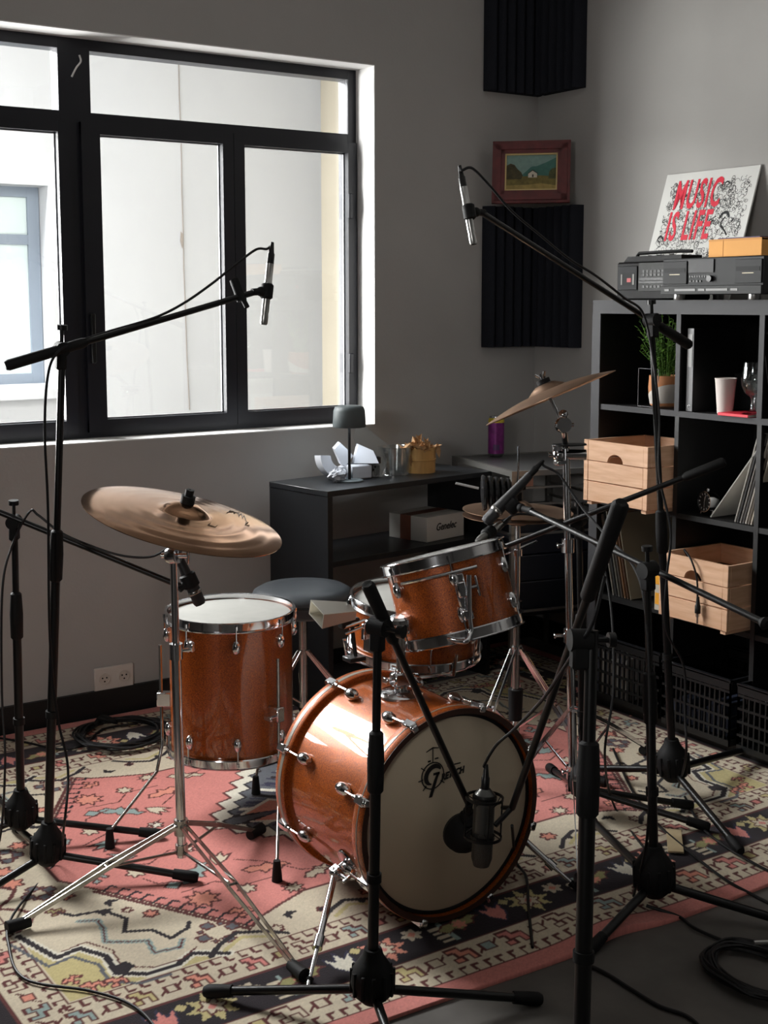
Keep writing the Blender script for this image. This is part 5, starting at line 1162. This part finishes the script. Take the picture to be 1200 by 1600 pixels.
for y in (yb-.112, ya+.006):
    m = MB(); m.rbox((DX-.005, y, z0+.034), (DX+.001, y+.105, z0+.108), .001); d_ = m.build('cassette_door', mat('deck_door', (40, 41, 42), .5, spec=.15), dk)
    m = MB(); m.box((DX-.006, y+.006, z0+.072), (DX-.005, y+.099, z0+.086)); m.build('door_window', mat('dark_window', (20, 24, 26), .2), d_)
    m = MB(); m.box((DX-.006, y+.03, z0+.064), (DX-.005, y+.075, z0+.0665)); m.build('door_line', mat('brass_line', (190, 176, 140), .4), d_)
m = MB(); m.box((DX-.004, yb-.225, z0+.070), (DX+.001, yb-.118, z0+.112)); dsp = m.build('display', mat('display_black', (8, 9, 14), .4, spec=.2), dk)
m = MB()
for i in range(9): m.box((DX-.003, yb-.128-i*.0105, z0+.055), (DX, yb-.121-i*.0105, z0+.060))
for i in range(4): m.box((DX-.003, yb-.13-i*.0145, z0+.040), (DX, yb-.122-i*.0145, z0+.045))
m.build('small_button', mat('btn', (22, 22, 24), .45), dk)
m = MB(); m.cyl((DX, yb-.213, z0+.050), (DX-.012, yb-.213, z0+.050), .010, n=18); m.build('dial_knob', BLK, dk)
# amber box
t = thing('cardboard_box', 'plain amber cardboard box on top of the cassette deck', 'box', (3.3, 2.8, z0+.119))
q = on('x', 3.235, 1107, 395); zb = z0+.1185; yq = on('x', 3.235, 1163, 395).y
R3 = basis((3.235, q.y, zb), (0, -1, 0), (1, 0, 0)); 
R3 = Matrix.Translation((3.235, q.y, zb)) @ Matrix.Rotation(math.radians(-90), 4, 'Z')
bxm = MB(); bxm.rbox((0, 0, 0), (.215, .15, .056), .001, R3 @ Matrix.Rotation(math.radians(0), 4, 'Z')); bxm.build('carton', mat('amber_card', (214, 152, 74), .7, noise=.04, nscale=9), t)
m = MB(); m.box((.0, -.0005, .05), (.215, .1505, .0565), R3); m.box((.06, -.0008, 0), (.061, .0, .056), R3); m.build('lid_edge', mat('amber_card2', (196, 136, 64), .7), t)
t = solo('thin_booklet', MB().box((.03, .01, .0568), (.20, .14, .0605), R3), mat('booklet_purple', (70, 46, 86), .6), 'thin purple booklet on the amber box', 'booklet')

# poster board
PB = V((3.545, 3.552, TOPZ)); upv = V((3.692-3.545, 0, .475)); ux = V((0, -1, 0)); PMx = basis(PB, ux, upv); PW, PH = .445, .495
t = thing('poster_board', 'white doodle board with red MUSIC IS LIFE lettering leaning on the wall', 'poster', M=PMx)
MB().box((0, 0, -.006), (PW, PH, 0), PMx).build('board', mat('board_white', (222, 222, 218), .6), t)
# doodles
rnd = random.Random(21); m = MB(); m2 = MB()
def lstrip(mb, P, w_):
    for (xa, ya_), (xb, yb_) in zip(P[:-1], P[1:]):
        d = V((xb-xa, yb_-ya_, 0)); L = d.length
        if L < 1e-6: continue
        n_ = V((-d.y, d.x, 0))/L*w_/2; a_, b_ = V((xa, ya_, .0004)), V((xb, yb_, .0004))
        i = len(mb.v); mb.v += [PMx @ (a_-n_), PMx @ (b_-n_), PMx @ (b_+n_), PMx @ (a_+n_)]; mb.f.append((i, i+1, i+2, i+3))
def inred(x, y): return .085 < x/PW*.445 < .30 and .20 < y < .44
for i in range(950):
    x = .03+rnd.random()*(PW-.055); y = .02+rnd.random()*(PH-.06); s_ = .005+rnd.random()*.012; a = rnd.random()*6.28; k = rnd.random()
    if k < .45: P = [(x+s_*math.cos(a+j*.5)*(1-.08*j), y+s_*math.sin(a+j*.5)*(1-.08*j)) for j in range(9)]
    elif k < .75: P = [(x+s_*j*.35*math.cos(a)+s_*.4*math.sin(j*2.3), y+s_*j*.35*math.sin(a)+s_*.4*math.cos(j*2.1)) for j in range(6)]
    else: P = [(x+s_*.7*math.cos(j*1.05), y+s_*math.sin(j*1.05)) for j in range(7)]
    P = [(min(max(p_[0], .022), PW-.02), min(max(p_[1], .01), PH-.028)) for p_ in P]
    lstrip(m, P, .0014+.0010*rnd.random())
for (fx, fy_, s_) in ((.05, .10, .026), (.17, .06, .024), (.215, .065, .024), (.335, .30, .03), (.045, .23, .02), (.31, .43, .016), (.24, .10, .02), (.12, .05, .02)):   # little faces with dark hair
    lstrip(m, [(fx+s_*.75*math.cos(a), fy_+s_*math.sin(a)) for a in np.linspace(0, 2*PI, 20)], .0016)
    P = [(fx+s_*.85*math.cos(a), fy_+s_*1.08*math.sin(a)) for a in np.linspace(.2, PI-.1, 12)]+[(fx+s_*.6*math.cos(a), fy_+s_*.72*math.sin(a)) for a in np.linspace(PI-.3, .4, 12)]
    m2.prism([PMx @ V((x, y, .0004)) for x, y in P], PMx.to_3x3() @ V((0, 0, .0004)))
    for dx in (-.3, .3): lstrip(m2, [(fx+s_*(dx-.14), fy_+s_*.12), (fx+s_*(dx+.14), fy_+s_*.12)], .0022)
    lstrip(m2, [(fx-s_*.2, fy_-s_*.45), (fx+s_*.2, fy_-s_*.45)], .0018); lstrip(m, [(fx, fy_+s_*.05), (fx-s_*.08, fy_-s_*.2), (fx+s_*.05, fy_-s_*.22)], .0014)
P = [(.345+.02*math.sin(y*60), y) for y in np.linspace(.24, .31, 8)]; lstrip(m2, P, .006)
for i in range(60): x = .03+rnd.random()*(PW-.06); y = .02+rnd.random()*(PH-.06); lstrip(m2, [(x, y), (x+.004+rnd.random()*.004, y+rnd.random()*.006)], .003)
lstrip(m2, [(.265, .30), (.295, .315)], .004); lstrip(m2, [(.262, .292), (.268, .305), (.285, .300), (.279, .287), (.262, .292)], .003)
m.build('doodle_lines', mat('ink_line', (70, 70, 70), .7), t, smooth=False); m2.build('doodle_shapes', mat('ink_solid', (26, 28, 30), .7), t, smooth=False)
RED = mat('print_red', (222, 42, 66), .6)
def letters(txt, x, y, size, sx):
    text_mesh(txt, 'red_lettering', RED, t, PMx @ Matrix.Translation((x, y, .0012)), size, .0004, .0032, sx, .0, 'LEFT', 1.12)
letters('MUSIC', .068, .402, .156, .46); letters('IS LIFE', .062, .280, .156, .455)

# ------------------------------------------------------------------ low black shelf under the window with its things
CZ = .83; fl_, bl_ = on('z', CZ, 512, 768), on('z', CZ, 460, 747); fr_ = on('z', CZ, 702, 744)
ux = V((fr_.x-fl_.x, fr_.y-fl_.y, 0)).normalized(); uy = V((-ux.y, ux.x, 0)); CWd, CDp = .83, .34
base = V((fl_.x, fl_.y, 0)); LM_ = basis(base, ux, uy)
lb_ = thing('low_shelf', 'low black two-tier shelf beneath the window corner', 'shelf', M=LM_)
BB = mat('black_board', (14, 17, 21), .4, noise=.1, nscale=20)
m = MB(); m.rbox((-.002, -.002, CZ-.02), (CWd, CDp, CZ), .0015, LM_); m.build('top_board', BB, lb_)
for x in (0, CWd-.022): m = MB(); m.box((x, 0, 0), (x+.022, CDp, CZ-.021), LM_); m.build('side_panel', BB, lb_)
m = MB(); m.box((.023, .002, .555), (CWd-.023, CDp-.005, .575), LM_); m.build('middle_board', BB, lb_)
m = MB(); m.box((.023, .002, .06), (CWd-.023, CDp-.005, .08), LM_); m.build('lower_board', BB, lb_)
def onl(x, y, z=CZ): return LM_ @ V((x, y, z))
# lamp
lp = on('z', CZ, 546, 752); t = thing('table_lamp', 'small dark grey dome table lamp, switched on, at the shelf end', 'lamp', lp); T = Matrix.Translation(lp); LG = mat('lamp_grey', (72, 80, 82), .55)
MB().lathe([(1e-4, .008), (.046, .008), (.052, .005), (.052, 0), (1e-4, 0)], 40, T).build('base', LG, t)
MB().cyl(lp+V((0, 0, .005)), lp+V((0, 0, .215)), .0055, n=14).build('pole', BLK, t)
MB().lathe([(1e-4, .281), (.040, .281), (.053, .275), (.058, .262), (.0615, .205), (.060, .202), (.0575, .204), (.054, .258), (.045, .268), (1e-4, .270)], 48, T).build('lamp_shade', LG, t, sharp=60)
MB().lathe([(1e-4, .262), (.03, .258), (.035, .235), (.02, .225), (1e-4, .222)], 24, T).build('bulb', mat('bulb_glow', (255, 255, 255), .5, emit=(.85, .93, 1, 4)), t)
ll = bpy.data.lights.new('lamp_light', 'POINT'); ll.energy = 1.1; ll.color = (.85, .93, 1); ll.shadow_soft_size = .03; lo = bpy.data.objects.new('lamp_light', ll); C.objects.link(lo); lo.parent = t; lo.location = (0, 0, .205)
# white foam arcs and paper
WF = mat('white_foam', (182, 184, 190), .8)
def arc_block(label, c, r, wd, th_, a0, a1, n_):
    F = frame_z(c, n_, (0, 0, 1)); mm = MB(); mm.lathe([(r-wd, -th_/2), (r, -th_/2), (r, th_/2), (r-wd, th_/2)], 26, F, closed=True, a0=a0, a1=a1); return solo('foam_block', mm, WF, label, 'foam block', None)
nv = -_f*.8+RT*.45
arc_block('curved white foam packing piece leaning left of the lamp pole', at(528, 712, dep(lp)+.06), .085, .042, .05, 1.2+.3, 3.6+.3, nv)
def crumple(label, c, s_, seed, sc=(1, .8, .8)):
    rnd = random.Random(seed); mm = MB(); n = 9; mm.sph(c, s_, n, sc)
    mm.v = [c+(v-c)*(.72+.55*rnd.random()) for v in mm.v]
    o = mm.build('paper_wrap', WF, None, smooth=False); tag(o, label, 'paper'); return o
q = at(528, 736, dep(lp)-.02); q.z = CZ+.026; crumple('crumpled white paper at the foot of the table lamp', q, .03, 3, (1.2, .9, .8))
m = MB(); q = at(557, 700, dep(lp)+.09)
m.prism([at(523, 702, dep(lp)+.05), at(532, 692, dep(lp)+.05), at(545, 704, dep(lp)+.05), at(552, 712, dep(lp)+.05), at(540, 728, dep(lp)+.05), at(533, 726, dep(lp)+.05)], (.02, .05, 0))
solo('foam_block', m, WF, 'angular white foam piece directly behind the lamp pole', 'foam block')
m = MB(); q0 = at(548, 734, dep(lp)+.04); q0.z = CZ; m.rbox(q0+V((-.01, -.02, 0)), q0+V((.085, .06, .055)), .006); m.prism([at(553, 724, dep(lp)+.06), at(560, 694, dep(lp)+.10), at(583, 704, dep(lp)+.10), at(592, 724, dep(lp)+.06)], (.01, .03, 0))
solo('white_packaging', m, WF, 'white foam packaging with a peaked top right of the lamp pole', 'packaging')
m = MB(); q0 = at(556, 683, dep(lp)+.05)
P = [at(552, 682, dep(lp)+.12), at(560, 655, dep(lp)+.12), at(572, 668, dep(lp)+.12), at(608, 696, dep(lp)+.16), at(612, 704, dep(lp)+.16), at(596, 745, dep(lp)+.10), at(570, 745, dep(lp)+.10)]
m.prism(P, (.003, .006, 0)); solo('clear_bag', m, PLAST, 'crinkled clear plastic sheet standing up behind the lamp', 'plastic sheet')
# black blocky gadget
g0 = on('z', CZ, 580, 745); t = thing('camera_clamp', 'small black blocky clamp-like gadget right of the lamp', 'gadget', g0)
m = MB(); m.rbox(g0+V((-.03, -.02, 0)), g0+V((-.006, .02, .05)), .003); m.rbox(g0+V((.004, -.02, 0)), g0+V((.028, .02, .045)), .003); m.rbox(g0+V((-.028, -.018, .022)), g0+V((.03, .018, .034)), .003); m.build('body', BLKM, t)
m = MB(); m.rbox(g0+V((-.03, -.024, .055)), g0+V((-.008, .018, .082)), .003); m.rbox(g0+V((.0, -.024, .05)), g0+V((.03, .018, .078)), .003); m.cyl(g0+V((-.01, 0, .066)), g0+V((.005, 0, .062)), .004); m.build('jaw', BLK, t)
# clear tub
g0 = on('z', CZ, 617, 741); t = thing('plastic_tub', 'cloudy clear plastic tub left of the round basket', 'tub', g0)
MB().lathe([(1e-4, .003), (.048, .003), (.05, 0), (.054, .003), (.064, .105), (.067, .108), (.062, .108), (.05, .008), (1e-4, .006)], 24, Matrix.Translation(g0)).build('tub_wall', PLAST, t)
# basket with dried leaves
g0 = on('z', CZ, 661, 738)+V((0, .02, 0)); t = thing('round_basket', 'round yellow bamboo box with two tiers on the low shelf', 'box', g0)
BAM = mat('bamboo', (196, 150, 88), .6, noise=.12, nscale=8, stretch=(6, 6, 1))
MB().lathe([(1e-4, 0), (.060, 0), (.060, .048), (.0625, .049), (.0625, .053), (.061, .054), (.0605, .098), (.057, .098), (.057, .06), (1e-4, .06)], 48, Matrix.Translation(g0)).build('bamboo_wall', BAM, t)
rnd = random.Random(9); m = MB()
for i in range(70):
    a = rnd.random()*6.28; r_ = .015+rnd.random()*.052; c_ = g0+V((r_*math.cos(a)-.01, r_*math.sin(a), .10+rnd.random()*.026*(1.3-r_/.06))); s_ = .016+rnd.random()*.016
    d = V((rnd.uniform(-1,1), rnd.uniform(-1,1), rnd.uniform(-.2,.7))).normalized(); w_ = d.cross(V((rnd.uniform(-1,1), rnd.uniform(-1,1), 1))).normalized(); u_ = d.cross(w_)
    m.add([c_-d*s_, c_-w_*s_*.5+u_*.004, c_+d*s_*.2-w_*s_*.42, c_+d*s_, c_+w_*s_*.5+u_*.005, c_+u_*.010], [(0,1,5),(1,2,5),(2,3,5),(3,4,5),(4,0,5)])
for dx, dy, dz in ((.05, -.045, .075), (.052, -.04, .085), (-.066, -.02, .05), (-.068, -.015, .065)):
    c_ = g0+V((dx, dy, dz)); m.add([c_+V((0,0,.03)), c_+V((.014,-.004,.01)), c_+V((.006,-.006,-.022)), c_+V((-.010,-.004,.006))], [(0,1,2,3)])
solo('dried_leaves', m, mat('dried_leaf', (168, 130, 90), .8, noise=.25, nscale=60), 'heap of dry brown leaves spilling over the round basket', 'leaves', kind='stuff')
# cardboard box on the middle board
bz = .576; k0 = on('z', bz, 608, 838); kk = on('z', bz, 667, 848); R3 = basis((kk.x, kk.y, bz), (-.97, .10, 0), (.55, .95, 0))
q1 = on('z', bz, 667, 848); q2 = on('z', bz, 608, 838); q3 = on('z', bz, 716, 828); u1 = (q2-q1); u1.z = 0; w1 = u1.length; R3 = basis(q1, u1, V((-u1.y, u1.x, 0))*-1)
t = thing('cardboard_box', 'white cardboard box with brown tape and black script on the low shelf', 'box', M=R3)
if R3.to_3x3().col[2].z < 0: R3 = basis(q1, u1, V((u1.y, -u1.x, 0)))
zs = 1 if R3.to_3x3().col[2].z > 0 else -1
yd = .22; hb = .095; m = MB(); m.rbox((0, 0, 0), (w1, yd, hb*zs) if zs > 0 else (w1, yd, .001), .001, R3) if zs > 0 else m.rbox((0, 0, -hb), (w1, yd, 0), .001, R3)
m.build('carton', mat('white_card', (186, 184, 178), .7), t)
za, zb_ = (0, hb) if zs > 0 else (-hb, 0)
m = MB(); m.box((w1*.42, -.0008, za-.0005), (w1*.70, yd+.0008, zb_+.0008), R3); m.build('brown_tape', mat('brown_tape', (112, 66, 50), .5), t)
sd = R3.to_3x3().col[1].normalized(); nx_ = -R3.to_3x3().col[0]     # right-hand face, text along its depth
tmx = basis(R3 @ V((-.0012, yd*.5, (za+zb_)/2+.004*zs)), sd, (0, 0, 1)); text_mesh('Genelec', 'printed_script', INK, t, tmx, .040, .0004, .0006, .9, .35)

# ------------------------------------------------------------------ metal rack with its contents
RZ = .85; n0 = on('z', RZ, 800, 737); rl_ = on('z', RZ, 706, 712); uy = V((rl_.x-n0.x, rl_.y-n0.y, 0)); rd = uy.length; uy.normalize(); ux = V((uy.y, -uy.x, 0)); RWd = .46
RM = basis((n0.x, n0.y, 0), ux, uy); rk = thing('metal_rack', 'silver tube-framed equipment rack in the corner left of the shelves', 'rack', M=RM)
ALU = mat('brushed_steel', (150, 148, 144), .35, .75)
s_ = .018
for x, y in ((0, 0), (RWd-s_, 0), (0, rd-s_), (RWd-s_, rd-s_)):
    m = MB(); m.box((x, y, 0), (x+s_, y+s_, RZ-.022), RM); m.build('upright', ALU, rk)
m = MB(); m.box((0, 0, RZ-.021), (RWd, s_, RZ), RM); m.box((0, rd-s_, RZ-.021), (RWd, rd, RZ), RM); m.box((0, s_, RZ-.021), (s_, rd-s_, RZ), RM); m.box((RWd-s_, s_, RZ-.021), (RWd, rd-s_, RZ), RM); m.build('top_rim', ALU, rk)
m = MB(); m.box((s_, s_, RZ-.012), (RWd-s_, rd-s_, RZ-.004), RM); m.build('top_panel', mat('rack_panel', (84, 84, 84), .35, .3), rk)
for z in (.78, .715, .66, .60, .30):
    m = MB(); m.box((0, 0, z), (s_*.6, rd, z+.008), RM); m.box((0, 0, z), (RWd, s_*.6, z+.008), RM); m.box((RWd-s_*.6, 0, z), (RWd, rd, z+.008), RM); m.build('rail', ALU, rk)
m = MB(); m.box((s_, s_, .28), (RWd-s_, rd-s_, .29), RM); m.build('shelf_plate', BLKM, rk)
m = MB(); m.box((.03, .0, .79), (.09, -.002, .826), RM); m.build('wood_strip', mat('rack_wood', (150, 112, 96), .6), rk)
for i, (z, h_) in enumerate(((.292, .12), (.415, .10), (.52, .12))):
    t = thing('rack_unit', ('lowest', 'middle', 'upper')[i]+' dark equipment unit inside the metal rack', 'audio unit', M=RM @ Matrix.Translation((0, 0, z)))
    MB().rbox((.035, .03, z), (RWd-.03, rd-.035, z+h_), .003, RM).build('casing', mat('unit_navy', (22, 26, 36), .4), t)
    m = MB(); m.box((.033, .06, z+h_*.45), (.035, rd-.09, z+h_*.55), RM); m.build('front_trim', mat('unit_trim', (70, 74, 82), .35), t)
# can
c_ = on('z', RZ, 775, 712); c_ = V((c_.x, c_.y, RZ)); lc_ = RM.inverted() @ c_
lc_.x = min(max(lc_.x, .05), RWd-.05); lc_.y = min(max(lc_.y, .05), rd-.045); c_ = RM @ V((lc_.x, lc_.y, RZ-.003))
t = thing('drink_can', 'tall purple drink can with yellow top band on the metal rack', 'can', c_); T = Matrix.Translation(c_)
MB().lathe([(1e-4, .004), (.022, .003), (.025, 0), (.028, .003), (.0335, .012), (.0335, .150), (.029, .163), (.0285, .168), (.027, .168), (.026, .163), (1e-4, .162)], 40, T).build('can_body', mat('can_silver', (170, 170, 172), .25, .9), t)
MB().lathe([(.0336, .014), (.0338, .014), (.0338, .143), (.0336, .143)], 40, T, closed=True).build('purple_wrap', mat('can_purple', (128, 44, 122), .35, .3, noise=.3, nscale=45), t)
MB().lathe([(.0337, .143), (.0339, .143), (.0339, .150), (.0300, .162), (.0297, .162)], 40, T, closed=True).build('yellow_band', mat('can_yellow', (220, 196, 60), .35, .3), t)
m = MB()
for a in range(5): a_ = math.radians(215+a*9); d = V((math.cos(a_), math.sin(a_), 0)); m.box((-.0018, -.0003, .03), (.0018, .0006, .052), T @ Matrix.Translation(d*.0338) @ Matrix.Rotation(a_-PI/2, 4, 'Z'))
m.build('can_print', mat('can_print', (66, 62, 96), .5), t)
m = MB(); m.lathe([(.004, .1685), (.009, .1685), (.009, .1695), (.004, .1695)], 14, T @ Matrix.Translation((.004, 0, 0)), closed=True); m.build('pull_tab', CHR, t)

# scrap of tape on the rug
q = fl(1054, 1322, 0); dv = fl(1058, 1352, 0)-fl(1052, 1294, 0); R3 = Matrix.Translation((q.x, q.y, GZ+.002)) @ Matrix.Rotation(math.atan2(dv.y, dv.x), 4, 'Z')
solo('wooden_wedge', MB().rbox((-.075, -.021, 0), (.075, .021, .006), .001, R3), mat('pale_wood', (196, 176, 140), .7, noise=.1, nscale=20), 'flat pale wooden strip lying on the rug border beside the right stand', 'wood strip')
